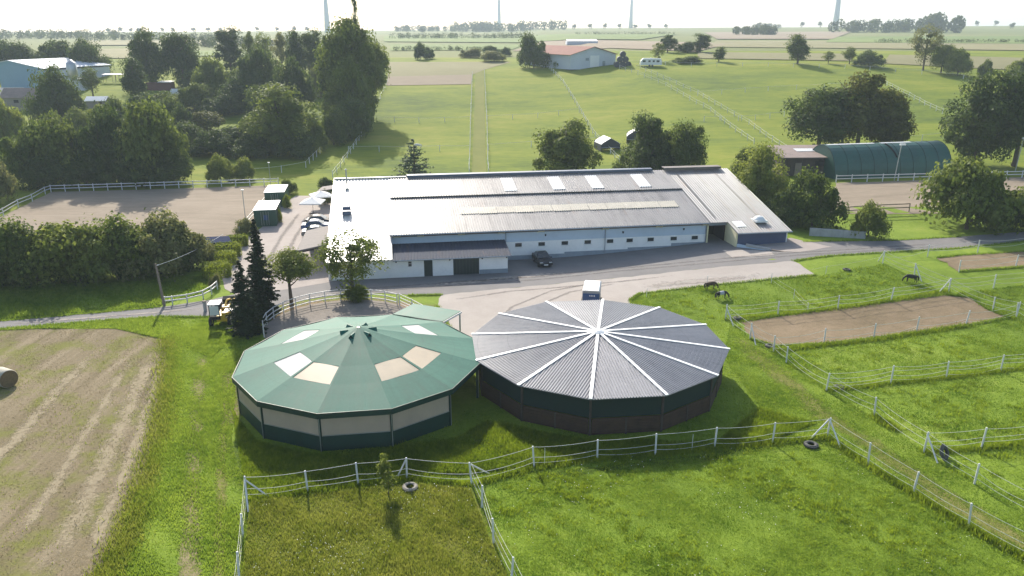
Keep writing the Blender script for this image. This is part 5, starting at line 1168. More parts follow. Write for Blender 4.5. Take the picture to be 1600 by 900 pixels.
part('front', 'hall_blue', hh, lambda b: b.prism([(-8.5, 0, -0.6), (4.6, 0, -0.6), (4.6, 0, 5.4), (-5.0, 0, 7.4), (-8.5, 0, 6.8)], (0, 0.3, 0)))
part('wall', 'hall_white', hh, lambda b: b.box((-1.9, 14.3, 2.2), (13.0, 27.5, 5.6)))
part('roof', 'hall_white', hh, lambda b: b.prism([(-8.8, -0.3, 6.9), (-5.0, -0.3, 7.6), (4.9, -0.3, 5.55), (4.9, -0.3, 5.4), (-5.0, -0.3, 7.42), (-8.8, -0.3, 6.75)], (0, 29, 0)))
p = at(40, 172)
o = gable_house('stone_barn', 'grey stone barn with brown roof below the blue hall', p + Vector((1, 3, 0)), R(6), 14, 7, 3.4, 5.6, 'barn_stone', 'roof_brown', doors=((2.0, -3.52, 1.0, 1.2, 0.1, 2.2, 'void'),), wins=((-3.0, -3.52, 2.4, 1.2, 0.1, 0.8, 'void'),))
p = at(8, 165)
gable_house('farm_shed', 'pale shed at left edge below the blue hall', p, R(0), 12, 6, 3.0, 4.8, 'hall_white', 'skylight_cream', wins=((3, -3.02, 1.8, 1.0, 0.1, 0.8, 'void'),))
p = at(-8, 120)
gable_house('farmhouse', 'farmhouse with sunlit red roof at the left edge', p + Vector((0, 8, 0)), R(35), 9, 8, 4.4, 7.2, 'render_white', 'roof_pink', wins=((2, -4.02, 2.6, 1.0, 0.1, 1.2, 'glass_dark'), (-1.5, -4.02, 2.6, 1.0, 0.1, 1.2, 'glass_dark')))
p = at(34, 120)
gable_house('farm_shed', 'long low shed with dark red roof behind the blue hall', p + Vector((0, 10, 0)), R(-4), 26, 9, 3.4, 6.0, 'barn_stone', 'roof_red_dark', wins=((0, -4.52, 2.0, 1.0, 0.1, 0.8, 'void'),))
p = at(118, 142)
sl_ = thing('silo', 'grey cylindrical silo at the right of the blue hall', 'silo', p); u = mpp(p)
part('tank', 'galvanised', sl_, lambda b: b.lathe([(0, 9.3), (0.4, 9.2), (1.35, 8.3), (1.45, 8.2), (1.55, 4.4), (0.6, 3.1), (0, 3.1)], 18), smooth=True)
part('housing', 'hall_white', sl_, lambda b: b.box((0.8, 2.5, 1.8), (3.6, 4, 3.6)))
for q in (0.8, 2.4, 3.9, 5.5): part('leg', 'galvanised', sl_, lambda b: b.tube([(1.4*math.cos(q), 1.4*math.sin(q), 0), (1.4*math.cos(q), 1.4*math.sin(q), 4.5)], 0.08))
p = at(155, 168)
gable_house('garden_hut', 'small garden hut with pale roof among the trees', p, R(5), 5.2, 3.6, 2.0, 2.9, 'barn_stone', 'skylight_white', doors=((1.2, -1.82, 0.9, 0.9, 0.06, 1.7, 'dark_board'),))
for i, x in enumerate((172, 191)):
    o = thing('garden_shelter', ('left', 'right')[i] + ' one of two small white-roofed shelters in the bright meadow', 'shelter', at(x, 128), 0, 'two small shelters in the meadow')
    part('roof', 'white_cap', o, lambda b: b.prism([(-1.8, -1.4, 2.3), (1.8, -1.4, 2.3), (1.8, 1.4, 2.5), (-1.8, 1.4, 2.5)], (0, 0, 0.1)))
    for sx in (-1.5, 1.5):
        for sy in (-1.1, 1.1): part('leg', 'weathered_wood', o, lambda b: b.tube([(sx, sy, -0.1), (sx, sy, 2.36)], 0.06, 6))
for i, x in enumerate((292, 345, 376)):
    o = thing('garden_tunnel', 'low white garden tunnel among the hedges, %s of three' % ('left', 'middle', 'right')[i], 'polytunnel', at(x, 146), 0, 'low white garden tunnels')
    part('cover', 'canvas_white', o, lambda b: b.tube([(-4.5 + i, 0, 0.2), (4.5 - i, 0, 0.2)], 1.2, 12))
    part('door', 'void', o, lambda b: b.box((3.2 - i, -1.19, 0.6), (0.9, 0.05, 0.9)))
o = thing('garden_hut', 'low reddish garden shed behind the garden trees', 'shed', at(252, 140))
part('wall', 'roof_red_dark', o, lambda b: b.box((0, 0, 1.0), (7.5, 3.0, 2.4))); part('roof', 'skylight_white', o, lambda b: b.prism([(-0.2, -1.8, 2.25), (4.0, -1.8, 2.25), (4.0, 1.8, 2.5), (-0.2, 1.8, 2.5)], (0, 0, 0.1)))
# containers
def container(label, a, d, rz, front):
    o = thing('storage_container', label, 'container', a, rz, 'green storage containers'); W_, L_, h = d
    part('body', 'container_green', o, lambda b: (b.box((0, L_/2, h/2), (W_, L_, h)), [b.box((-W_/2 + 0.12 + i*0.24, -0.02, h/2), (0.1, 0.05, h - 0.3)) for i in range(int(W_/0.24))], [b.box((W_/2 + 0.02, 0.2 + i*0.3, h/2), (0.05, 0.14, h - 0.3)) for i in range(int(L_/0.3))]))
    part('roof', 'white_cap', o, lambda b: b.box((0, L_/2, h + 0.05), (W_ + 0.12, L_ + 0.12, 0.1)))
    part('door_bar', 'galvanised', o, lambda b: [b.tube([(x, -0.07, 0.2), (x, -0.07, h - 0.2)], 0.025, 5) for x in (-0.5, -0.2, 0.2, 0.5)])
    if front: part('emblem', 'blue_paint', o, lambda b: b.box((0.1, -0.06, 1.3), (0.55, 0.03, 0.7)))
CP, CQ = at(413, 354), at(430, 338)
container('green container with white roof nearest the drive, blue sign on its end', at(415.5, 354), (3.0, 6.2, 2.35), R(10), True)
container('green container with white roof, farther one behind the first', at(430.5, 324), (3.0, 6.0, 2.35), R(10), False)
# dark blue screen beside the hedges
a = at(340, 398); o = thing('screen_tent', 'low dark blue net screen beside the clipped hedges', 'screen', a, R(25))
part('net', 'net_blue', o, lambda b: b.prism([(-1.6, -0.2, 0), (1.8, -0.2, 0), (1.8, -0.2, 1.5), (-1.2, -0.2, 1.7), (-1.6, -0.2, 1.2)], (0, 3.2, 0)))
part('edge', 'white_rail', o, lambda b: b.tube([(-1.6, -0.22, 1.2), (-1.2, -0.22, 1.72), (1.8, -0.22, 1.52)], 0.03, 5))
# carport shed against the barn
ca, cb, cc, cd_ = at(462, 394, 2.3), at(514, 383, 2.6), at(519, 353, 2.7), at(479, 362, 2.4)
cp = thing('carport', 'open carport with grey felt roof against the barn end', 'carport', at(478, 408))
off = cp.location
def up(q, z): return Vector((q.x, q.y, z)) - off
part('roof', 'roof_felt', cp, lambda b: b.prism([up(ca, 2.3), up(cb, 2.62), up(cc, 2.7), up(cd_, 2.4)], (0, 0, 0.14)))
for q in (ca, lerp(ca, cb, 0.5), cd_): part('post', 'weathered_wood', cp, lambda b: b.tube([up(q, 0) + Vector((0.15, 0.15, -0.05)), up(q, 2.45) + Vector((0.15, 0.15, 0))], 0.07, 6))
part('back_panel', 'dark_board', cp, lambda b: b.beam(up(cd_, 1.15) + Vector((0.3, -0.4, 0)), up(cc, 1.15) + Vector((0, -0.4, 0)), 0.08, 2.2))
part('eave_beam', 'dark_board', cp, lambda b: b.beam(up(ca, 2.2) + Vector((0.1, 0.1, 0)), up(cb, 2.5) + Vector((-0.1, 0.1, 0)), 0.1, 0.2))
o = thing('porch', 'small grey porch roof on the left barn wall', 'porch', at(518, 318))
part('roof', 'roof_felt', o, lambda b: b.prism([(-1.8, -1.5, 2.2), (0.9, -1.5, 2.6), (0.9, 2.2, 2.6), (-1.8, 2.2, 2.2)], (0, 0, 0.12)))
for y in (-1.3, 2.0): part('post', 'weathered_wood', o, lambda b: b.tube([(-1.6, y, 0), (-1.6, y, 2.25)], 0.06, 6))
# parasols
for i, (x, y) in enumerate(((490, 336), (503, 325))):
    o = thing('parasol', ('nearer', 'farther')[i] + ' of two open white parasols on the terrace', 'parasol', at(x, y), 0.4*i, 'white parasols')
    part('canopy', 'canvas_white', o, lambda b: (b.add([(1.6, 1.6, 2.05), (-1.6, 1.6, 2.05), (-1.6, -1.6, 2.05), (1.6, -1.6, 2.05), (0, 0, 2.75), (1.6, 1.6, 1.9), (-1.6, 1.6, 1.9), (-1.6, -1.6, 1.9), (1.6, -1.6, 1.9)], [(0, 1, 4), (1, 2, 4), (2, 3, 4), (3, 0, 4), (0, 5, 6, 1), (1, 6, 7, 2), (2, 7, 8, 3), (3, 8, 5, 0)])))
    part('pole', 'weathered_wood', o, lambda b: b.tube([(0, 0, 0), (0, 0, 2.85)], 0.035, 6)); part('foot', 'concrete_wall', o, lambda b: b.box((0, 0, 0.06), (0.6, 0.6, 0.12)))
o = thing('garden_table', 'dark table under the nearer parasol', 'table', at(492, 341)); part('top', 'dark_board', o, lambda b: b.box((0, 0, 0.73), (1.5, 0.8, 0.05)))
for sx in (-0.6, 0.6):
    for sy in (-0.3, 0.3): part('leg', 'dark_board', o, lambda b: b.box((sx, sy, 0.35), (0.07, 0.07, 0.7)))
# field tents
def tent(label, p, W_, D_, e, r_, rz):
    o = thing('field_shelter', label, 'field shelter', p, rz, 'white field shelters')
    n = 7; arcp = [(-W_/2, 0.0), (-W_/2, e*0.8), (-W_*0.42, e), (0, r_), (W_*0.42, e), (W_/2, e*0.8), (W_/2, 0.0)]
    part('cover', 'canvas_white', o, lambda b: [b.prism([(x0, 0, z0), (x1, 0, z1), (x1*0.985, 0, z1 - 0.05), (x0*0.985, 0, z0 - 0.05)], (0, D_, 0)) for (x0, z0), (x1, z1) in zip(arcp[1:-2], arcp[2:-1])])
    part('side', 'canvas_dark', o, lambda b: (b.box((-W_/2, D_/2, e*0.4), (0.05, D_, e*0.8)), b.box((W_/2, D_/2, e*0.4), (0.05, D_, e*0.8)), b.box((0, D_, e*0.5), (W_ - 0.05, 0.05, e))))
    part('front', 'canvas_dark', o, lambda b: b.prism([(-W_/2 + 0.05, 0.02, e*0.45), (W_/2 - 0.05, 0.02, e*0.45), (W_/2 - 0.05, 0.02, e*0.78), (W_*0.41, 0.02, e*0.96), (0, 0.02, r_ - 0.08), (-W_*0.41, 0.02, e*0.96), (-W_/2 + 0.05, 0.02, e*0.78)], (0, 0.04, 0)))
    part('rail', 'galvanised', o, lambda b: b.tube([(-W_/2, -0.02, e*0.42), (W_/2, -0.02, e*0.42)], 0.05, 6))
p = at(954, 236); u = mpp(p)
tent('white-roofed dark field tent beside the curving fence', p, 31*u, 5.0, 13*u, 20*u, R(12))
p = at(992, 224); u = mpp(p)
tent('white-roofed field tent half hidden by the dark trees', p, 26*u, 5.0, 13*u, 20*u, R(-8))

# ------------------------------------------------------------------ vehicles
def wheel(o, x, y, r, wd):
    wl = part('wheel', 'rubber', o, lambda b: b.lathe([(r*0.6, -wd/2), (r*0.92, -wd/2), (r, -wd*0.3), (r, wd*0.3), (r*0.92, wd/2), (r*0.6, wd/2), (r*0.6, -wd/2)], 20, (x, y, r), Matrix.Rotation(R(90), 3, 'Y')))
    part('rim', 'galvanised', wl, lambda b: b.tube([(x - wd*0.4, y, r), (x + wd*0.4, y, r)], r*0.58, 12))
def car(label, p, rz, paint, L=4.2, W=1.70, h=1.45, group=None, estate=False):
    """front toward -y"""
    o = thing('parked_car', label, 'car', p, rz, group); hw = W/2; l = L/2
    ys = [-l, -l*0.97, -l*0.5, l*0.5, l*0.95, l]
    low = [(-l, 0.38), (-l, 0.66), (-l*0.93, 0.78), (-l*0.45, 0.93), (l*0.80, 0.96), (l*0.97, 0.90), (l, 0.7), (l, 0.36), (l*0.85, 0.24), (-l*0.85, 0.24)]
    def body(b):
        n = len(low); V = []; 
        for x, k, dz in ((-hw*0.93, 0.96, -0.03), (-hw, 1.0, 0), (hw, 1.0, 0), (hw*0.93, 0.96, -0.03)): V += [(x, y*k, z + (dz if z > 0.5 else 0)) for y, z in low]
        for i in (0, 1): pass
        V = [(x*1.0, y, z) for x, y, z in V]
        V = [((-hw if j == 0 else -hw*0.97 if j == 1 else 0), 0, 0) for j in ()] + V
        Fc = [tuple(range(n))]; 
        for r_ in range(3): Fc += [(r_*n+i, (r_+1)*n+i, (r_+1)*n+(i+1) % n, r_*n+(i+1) % n) for i in range(n)]
        Fc.append(tuple(3*n + i for i in range(n))[::-1]); b.add(V, Fc)
    part('body', paint, o, body, 0.05)
    tl = l*0.92 if estate else l*0.72
    gh = [(-l*0.46, 0.92), (-l*0.10, h - 0.05), (l*0.1, h), (l*0.42, h - 0.03), (tl, 0.95)]
    def green(b, g, x0, x1):
        n = len(g); V = [(-x0 if z < 1 else -x1, y, z) for y, z in g] + [(x0 if z < 1 else x1, y, z) for y, z in g]
        b.add(V, [tuple(range(n))[::-1], tuple(range(n, 2*n))] + [(i, (i+1) % n, n+(i+1) % n, n+i) for i in range(n)])
    cab = part('cabin', paint, o, lambda b: green(b, gh, hw*0.95, hw*0.76), 0.03)
    part('windscreen', 'glass_dark', cab, lambda b: b.prism([(-hw*0.86, -l*0.44, 0.965), (hw*0.86, -l*0.44, 0.965), (hw*0.72, -l*0.125, h - 0.075), (-hw*0.72, -l*0.125, h - 0.075)], (0, -0.012, 0.016)))
    part('rear_window', 'glass_dark', cab, lambda b: b.prism([(-hw*0.84, tl - 0.03, 1.0), (hw*0.84, tl - 0.03, 1.0), (hw*0.70, l*0.45, h - 0.08), (-hw*0.70, l*0.45, h - 0.08)], (0, 0.014, 0.02)))
    for s in (-1, 1):
        part('side_window', 'glass_dark', cab, lambda b: b.prism([(s*hw*0.945, -l*0.36, 0.99), (s*hw*0.945, tl*0.86, 0.99), (s*hw*0.79, l*0.38, h - 0.11), (s*hw*0.79, -l*0.06, h - 0.11)], (s*0.016, 0, 0.004)))
        part('mirror', paint, o, lambda b: b.box((s*(hw + 0.09), -l*0.38, 0.98), (0.18, 0.1, 0.12)))
        part('headlight', 'lamp_clear', o, lambda b: b.box((s*hw*0.68, -l*0.965, 0.66), (0.36, 0.12, 0.13)))
        part('tail_light', 'lamp_red', o, lambda b: b.box((s*hw*0.76, l*0.985, 0.76), (0.22, 0.06, 0.14)))
        for y in (-l*0.62, l*0.60): wheel(o, s*(hw - 0.09), y, 0.31, 0.2)
    part('number_plate', 'plate', o, lambda b: b.box((0.0, l*1.005, 0.56), (0.5, 0.03, 0.11)))
    part('number_plate', 'plate', o, lambda b: b.box((0.0, -l*1.005, 0.42), (0.5, 0.03, 0.11)))
    return o
car('black car parked at the barn wall, rear toward the lane', at(847, 412), R(170) + math.pi + R(22), 'car_black', 3.9, 1.62, 1.42)
PG = 'cars parked beside the left barn end'
car('grey car parked nearest the carport roof', at(497, 369), R(100), 'car_silver', group=PG)
car('dark blue car parked between two other cars by the barn', at(496, 359), R(98), 'blue_paint', group=PG)
car('dark car parked closest to the parasols', at(500, 351), R(96), 'car_black', group=PG)
# horse trailer
p = at(924, 477); ht = thing('horse_trailer', 'white-roofed horse trailer with blue end behind the walker', 'trailer', p, R(-9 + 180)); ht.scale = (0.97, 1.0, 0.82)

part('body', 'grey_paint', ht, lambda b: b.box((0, 0, 1.45), (1.75, 3.3, 1.9)), 0.06)
part('roof', 'white_cap', ht, lambda b: (b.prism([(-0.9, -1.72, 2.40), (0.9, -1.72, 2.40), (0.78, -1.55, 2.62), (-0.78, -1.55, 2.62)], (0, 3.3, 0)), b.box((0.1, 0.3, 2.66), (0.5, 0.12, 0.05))), 0.03)
part('ramp', 'blue_paint', ht, lambda b: (b.box((0, 1.68, 1.35), (1.66, 0.08, 1.7)),), 0.02)
part('lettering', 'plate', ht, lambda b: [b.box((0.12 - i*0.16, 1.725, 1.95), (0.09, 0.012, 0.20 if i % 2 else 0.15)) for i in range(4)])
part('marker', 'galvanised', ht, lambda b: b.tube([(-0.93, 1.62, 0.6), (-0.93, 1.62, 2.3)], 0.05, 6))
for s in (-1, 1):
    part('mudguard', 'rubber', ht, lambda b: b.box((s*0.96, -0.2, 0.68), (0.2, 1.4, 0.08)))
    for y in (-0.55, 0.2): wheel(ht, s*0.96, y, 0.31, 0.17)
part('drawbar', 'galvanised', ht, lambda b: (b.beam((-0.5, -1.6, 0.5), (0, -2.9, 0.5), 0.08, 0.08), b.beam((0.5, -1.6, 0.5), (0, -2.9, 0.5), 0.08, 0.08), b.tube([(0, -2.7, 0), (0, -2.7, 0.6)], 0.04)))
# compact loader and quad bike by the spruces
p = at(345, 507); ld = thing('compact_loader', 'yellow compact loader with white roof parked beside the spruces', 'loader', p, R(8))
part('chassis', 'yellow_paint', ld, lambda b: (b.box((0.3, 0.6, 0.75), (1.0, 2.2, 0.6)), b.box((0.35, 1.4, 1.15), (0.8, 0.9, 0.5)), b.box((0.55, -0.2, 1.15), (0.6, 0.5, 0.3))), 0.05)
part('cab', 'void', ld, lambda b: [b.box((x, y, 1.55), (0.07, 0.07, 1.2)) for x in (-0.75, 0.15) for y in (-0.55, 0.55)] + [b.box((-0.3, 0, 0.85), (0.95, 1.15, 0.3)), b.box((-0.3, 0.35, 1.15), (0.5, 0.15, 0.6))])
part('cab_glass', 'lamp_clear', ld, lambda b: b.box((-0.3, -0.58, 1.6), (0.82, 0.02, 0.9)))
part('roof', 'white_cap', ld, lambda b: (b.box((-0.3, 0, 2.2), (1.1, 1.3, 0.1)), b.box((0.95, -0.3, 1.55), (0.75, 0.8, 0.06))), 0.03)
part('boom', 'yellow_paint', ld, lambda b: (b.tube([(0.25, 0.9, 1.2), (0.35, 2.0, 1.75), (0.4, 3.0, 1.5)], 0.1, 6), b.tube([(0.7, 0.9, 1.2), (0.8, 2.0, 1.75), (0.85, 3.0, 1.5)], 0.08, 6)))
part('bucket', 'void', ld, lambda b: b.prism([(-0.3, 2.9, 0.8), (-0.3, 3.7, 0.8), (-0.3, 3.4, 1.7), (-0.3, 2.9, 1.5)], (1.7, 0, 0)))
for x in (-0.75, 0.95):
    for y in (-0.3, 1.5): wheel(ld, x, y, 0.45, 0.3)
p = at(352, 489); qb = thing('quad_bike', 'dark quad bike standing on the lane behind the loader', 'quad bike', p, R(95))
part('body', 'void', qb, lambda b: (b.box((0, 0, 0.7), (0.55, 1.7, 0.35)), b.box((0, 0.5, 0.95), (0.7, 0.7, 0.12)), b.box((0, -0.75, 0.9), (0.8, 0.5, 0.1))), 0.04)
part('seat', 'rubber', qb, lambda b: b.box((0, 0.2, 1.0), (0.4, 0.9, 0.16)), 0.04)
part('handlebar', 'galvanised', qb, lambda b: (b.tube([(-0.45, -0.35, 1.25), (0.45, -0.35, 1.25)], 0.03, 6), b.tube([(0, -0.5, 0.8), (0, -0.35, 1.25)], 0.04, 6)))
part('rack', 'lamp_clear', qb, lambda b: b.box((0, -0.8, 1.02), (0.7, 0.45, 0.05)))
for x in (-0.48, 0.48):
    for y in (-0.65, 0.65): wheel(qb, x, y, 0.3, 0.22)
p = at(321, 486); o = thing('marker_post', 'short grey bollard on the lane verge left of loader', 'bollard', p)
part('shaft', 'concrete_wall', o, lambda b: b.tube([(0, 0, -0.1), (0, 0, 1.0)], 0.16, 10)); part('cap', 'brown_eave', o, lambda b: b.tube([(0, 0, 1.0), (0, 0, 1.08)], 0.2, 10))

# ------------------------------------------------------------------ poles, bale, tyres, small things
p = at(257, 478)
o = thing('utility_pole', 'leaning wooden utility pole beside the lane railing', 'pole', p)
part('shaft', 'weathered_wood', o, lambda b: b.tube([(0, 0, -0.2), (-0.5, 0.5, 4.3)], [0.14, 0.10], 8))
part('insulator', 'white_cap', o, lambda b: b.tube([(-0.48, 0.5, 4.1), (-0.2, 0.5, 4.2)], 0.05, 6))
q = at(352, 392) + Vector((0, 0, 2.2)) - p
part('cable', 'galvanised', o, lambda b: b.tube([lerp(Vector((-0.3, 0.5, 4.15)), q, k/10) - Vector((0, 0, 1.2*(k/10)*(1 - k/10))) for k in range(11)], 0.022, 5))
for nm, lb, x, y, hh_ in (('flag_pole', 'thin mast at the sand arena corner by the containers', 386, 364, 68), ('lamp_post', 'thin lamp mast behind the left sand arena', 423, 288, 34)):
    o = thing(nm, lb, 'pole', at(x, y)); u = mpp(at(x, y))
    part('shaft', 'galvanised', o, lambda b: b.tube([(0, 0, -0.1), (0, 0, hh_*u)], 0.05, 6)); part('lamp', 'white_cap', o, lambda b: b.box((0, 0, hh_*u), (0.35, 0.2, 0.1)))
for lb, x, y, hh_ in (('grey floodlight mast in front of the green tunnel', 1397, 282, 56), ('floodlight mast near the right edge by the dark trees', 1586, 268, 52)):
    o = thing('floodlight_mast', lb, 'floodlight', at(x, y), 0, 'arena floodlights'); u = mpp(at(x, y))
    part('shaft', 'galvanised', o, lambda b: b.tube([(0, 0, -0.1), (0.3, 0, hh_*u)], 0.08, 6)); part('lamp', 'white_cap', o, lambda b: b.box((0.4, -0.2, hh_*u), (0.9, 0.35, 0.25)))
p = at(14, 604)
o = thing('hay_bale', 'round hay bale on the stubble field at left edge', 'hay bale', p, R(-28))
Mx = Matrix.Rotation(R(90), 3, 'Y')
part('wrap', 'bale_net', o, lambda b: b.lathe([(0.70, -0.66), (0.725, -0.62), (0.735, -0.3), (0.73, 0), (0.735, 0.3), (0.725, 0.62), (0.70, 0.66)], 36, (-0.4, 0, 0.70), Mx), smooth=True)
for s in (-1, 1):
    part('end', 'bale_end', o, lambda b: b.lathe([(0.0, s*0.62), (0.12, s*0.635), (0.3, s*0.625), (0.45, s*0.655), (0.6, s*0.645), (0.695, s*0.655)], 30, (-0.4, 0, 0.70), Mx), smooth=True)
def tyre(label, p, Ro, r, mat, tilt=None):
    o = thing('tyre', label, 'tyre', p, 0.7 if tilt else random.uniform(0, 6), 'old tyres'); n = 12
    prof = [(Ro - r + r*math.cos(a), r*0.85 + r*0.85*math.sin(a)) for a in np.linspace(0.5, 2*math.pi - 0.5 + 0.0, n)]
    prof = [(Ro - r - r*math.cos(a), z) for (x, z), a in zip(prof, np.linspace(0.5, 2*math.pi - 0.5, n))]
    M = Matrix.Rotation(tilt, 3, 'X') if tilt else None
    part('tread', mat, o, lambda b: b.lathe(prof, 28, (0, 0, 0.42 if tilt else 0.0), M), smooth=True)
    part('lug', mat, o, lambda b: [b.box(((M or Matrix.Identity(3)) @ Vector((Ro*math.cos(a), Ro*math.sin(a), r*0.85)) + Vector((0, 0, 0.42 if tilt else 0.0))), (0.05, 0.05, r*0.9), a) for a in np.linspace(0, 2*math.pi, 29)[:-1]])
tyre('pale tyre ring lying beside the sapling at front fence', at(641, 763), 0.46, 0.12, 'tyre_pale')
tyre('black tyre lying by the right corner post of the front fence', at(1267, 697), 0.46, 0.13, 'tyre_old')
tyre('black tyre leaning against the braced post at right', at(1471, 716), 0.5, 0.13, 'tyre_old', R(65))
tyre('tyre lying at the corner post of the four-strand fence', at(1312, 606), 0.42, 0.1, 'tyre_old')
tyre('tyre lying by the top corner of the dirt paddock', at(1152, 499), 0.42, 0.16, 'tyre_old')
tyre('tyre lying at the front corner of the dirt paddock', at(1203, 542), 0.42, 0.12, 'tyre_old')
tyre('tyre lying in grass on the far side of the pony paddock', at(1323, 422), 0.4, 0.1, 'tyre_old')
p = at(1216, 375); o = thing('feed_sack_pile', 'pale bagged feed pile with blue lid at right barn wall', 'sacks', p)
for i in range(3):
    for j in range(2): part('sack', 'sack', o, lambda b: b.box((-0.9 + i*0.75, random.uniform(-0.1, 0.1), 0.25 + j*0.45), (0.7, 0.8, 0.42), random.uniform(-0.15, 0.15)), 0.12)
part('lid', 'blue_plastic', o, lambda b: b.box((-0.9, 0, 1.1), (0.6, 0.6, 0.35)), 0.06)
# wind turbines
for i, (x, Yt, wpx, dx) in enumerate(((512, 1250, 10, 0), (780, 1600, 7, 0), (985, 1700, 7, 0), (1304, 1150, 11, 0))):
    b0 = hz(x, Yt); u = mpp(b0); r0 = wpx*u/2
    o = thing('wind_turbine', ('wind turbine tower left of the poplar spire', 'wind turbine tower above the centre wood', 'wind turbine tower right of the red-roofed hall', 'wind turbine tower beside the long right wood')[i], 'wind turbine', b0, 0.3*i, 'wind turbines on the horizon')
    part('tower', 'turbine', o, lambda b: b.tube([(0, 0, -2), (0, 0, 20), (0, 0, 60), (0, 0, 105)], [r0, r0*0.78, r0*0.52, r0*0.36], 20), smooth=True)
    part('nacelle', 'turbine', o, lambda b: b.box((0, 0, 106.5), (3.6, 9, 4)), 0.8)
    for k in range(3):
        a = 0.5 + i + k*2.094
        part('blade', 'turbine', o, lambda b: b.beam((math.sin(a)*1.5, -5.5, 106.5 + math.cos(a)*1.5), (math.sin(a)*40, -5.5, 106.5 + math.cos(a)*40), 0.5, 2.0))

# ------------------------------------------------------------------ ponies
def horse(label, p, rz, mat, sc=1.0, group='horses and ponies', mane='pony_black'):
    """grazing: head toward +x, feet at z=0; one skinned body"""
    o = thing('pony', label, 'pony', p, rz, group)
    J = {'pel': (-0.48, 0, 0.90, 0.24), 'bel': (0.0, 0, 0.84, 0.27), 'che': (0.42, 0, 0.86, 0.25), 'wit': (0.56, 0, 0.92, 0.20), 'nk': (0.78, 0, 0.72, 0.13), 'pol': (1.0, 0, 0.46, 0.105), 'fac': (1.04, 0, 0.24, 0.085), 'muz': (1.03, 0, 0.09, 0.06), 'dk': (-0.74, 0, 0.88, 0.08), 't1': (-0.82, 0, 0.62, 0.08), 't2': (-0.84, 0, 0.32, 0.04)}
    E_ = [('pel', 'bel'), ('bel', 'che'), ('che', 'wit'), ('wit', 'nk'), ('nk', 'pol'), ('pol', 'fac'), ('fac', 'muz'), ('pel', 'dk'), ('dk', 't1'), ('t1', 't2')]
    for s, sx in (('l', 0.13), ('r', -0.13)):
        fx = 0.06 if s == 'l' else -0.08
        J.update({'f1'+s: (0.46, sx, 0.66, 0.11), 'f2'+s: (0.47 + fx, sx, 0.36, 0.06), 'f3'+s: (0.46 + fx, sx, 0.12, 0.042), 'f4'+s: (0.50 + fx, sx, 0.03, 0.06),
                  'h1'+s: (-0.50, sx*1.05, 0.66, 0.15), 'h2'+s: (-0.44 - fx, sx*1.05, 0.50, 0.085), 'h3'+s: (-0.62 - fx, sx, 0.32, 0.055), 'h4'+s: (-0.58 - fx, sx, 0.12, 0.042), 'h5'+s: (-0.55 - fx, sx, 0.03, 0.06)})
        E_ += [('che', 'f1'+s), ('f1'+s, 'f2'+s), ('f2'+s, 'f3'+s), ('f3'+s, 'f4'+s), ('pel', 'h1'+s), ('h1'+s, 'h2'+s), ('h2'+s, 'h3'+s), ('h3'+s, 'h4'+s), ('h4'+s, 'h5'+s)]
        J['e'+s] = (0.99, sx*0.6, 0.60, 0.022); E_.append(('pol', 'e'+s))
    K = list(J); me = bpy.data.meshes.new('body'); me.from_pydata([J[k][:3] for k in K], [(K.index(a), K.index(b)) for a, b in E_], [])
    b = bpy.data.objects.new('body_tmp', me); COL.objects.link(b)
    b.modifiers.new('skin', 'SKIN'); b.modifiers.new('sub', 'SUBSURF').levels = 1
    for i, k in enumerate(K): me.skin_vertices[0].data[i].radius = (J[k][3],) * 2
    me.skin_vertices[0].data[0].use_root = True
    bpy.context.view_layer.update(); ev = b.evaluated_get(bpy.context.evaluated_depsgraph_get())
    m2 = bpy.data.meshes.new_from_object(ev); bpy.data.objects.remove(b)
    m2.materials.clear(); m2.materials.append(MATS[mat]); m2.polygons.foreach_set('use_smooth', [True]*len(m2.polygons))
    bo = obj('body', m2, o); o.scale = (sc, sc, sc)
    part('mane', mane, o, lambda q: [q.beam((0.55 + 0.075*i, random.uniform(-0.02, 0.02), 1.06 - 0.085*i), (0.57 + 0.075*i, 0.07, 0.92 - 0.085*i), 0.05, 0.09) for i in range(7)])
    part('tail', mane, o, lambda q: q.tube([(-0.76, 0, 0.92), (-0.86, 0, 0.7), (-0.87, 0, 0.4), (-0.84, 0, 0.18)], [0.05, 0.08, 0.075, 0.02], 7))
    return o
horse('brown pony grazing near the concrete yard', at(1110, 452), R(8), 'pony_brown', 0.80)
horse('grey-white and black pony grazing, nearest to the walker', at(1127, 467), R(12), 'pony_pied', 0.80)
horse('black pony grazing by the braced white post', at(1423, 441), R(170), 'pony_black', 0.82)
horse('white horse grazing on the hillside behind the conifer', at(653, 232), R(170), 'horse_white', 1.0, mane='horse_white')

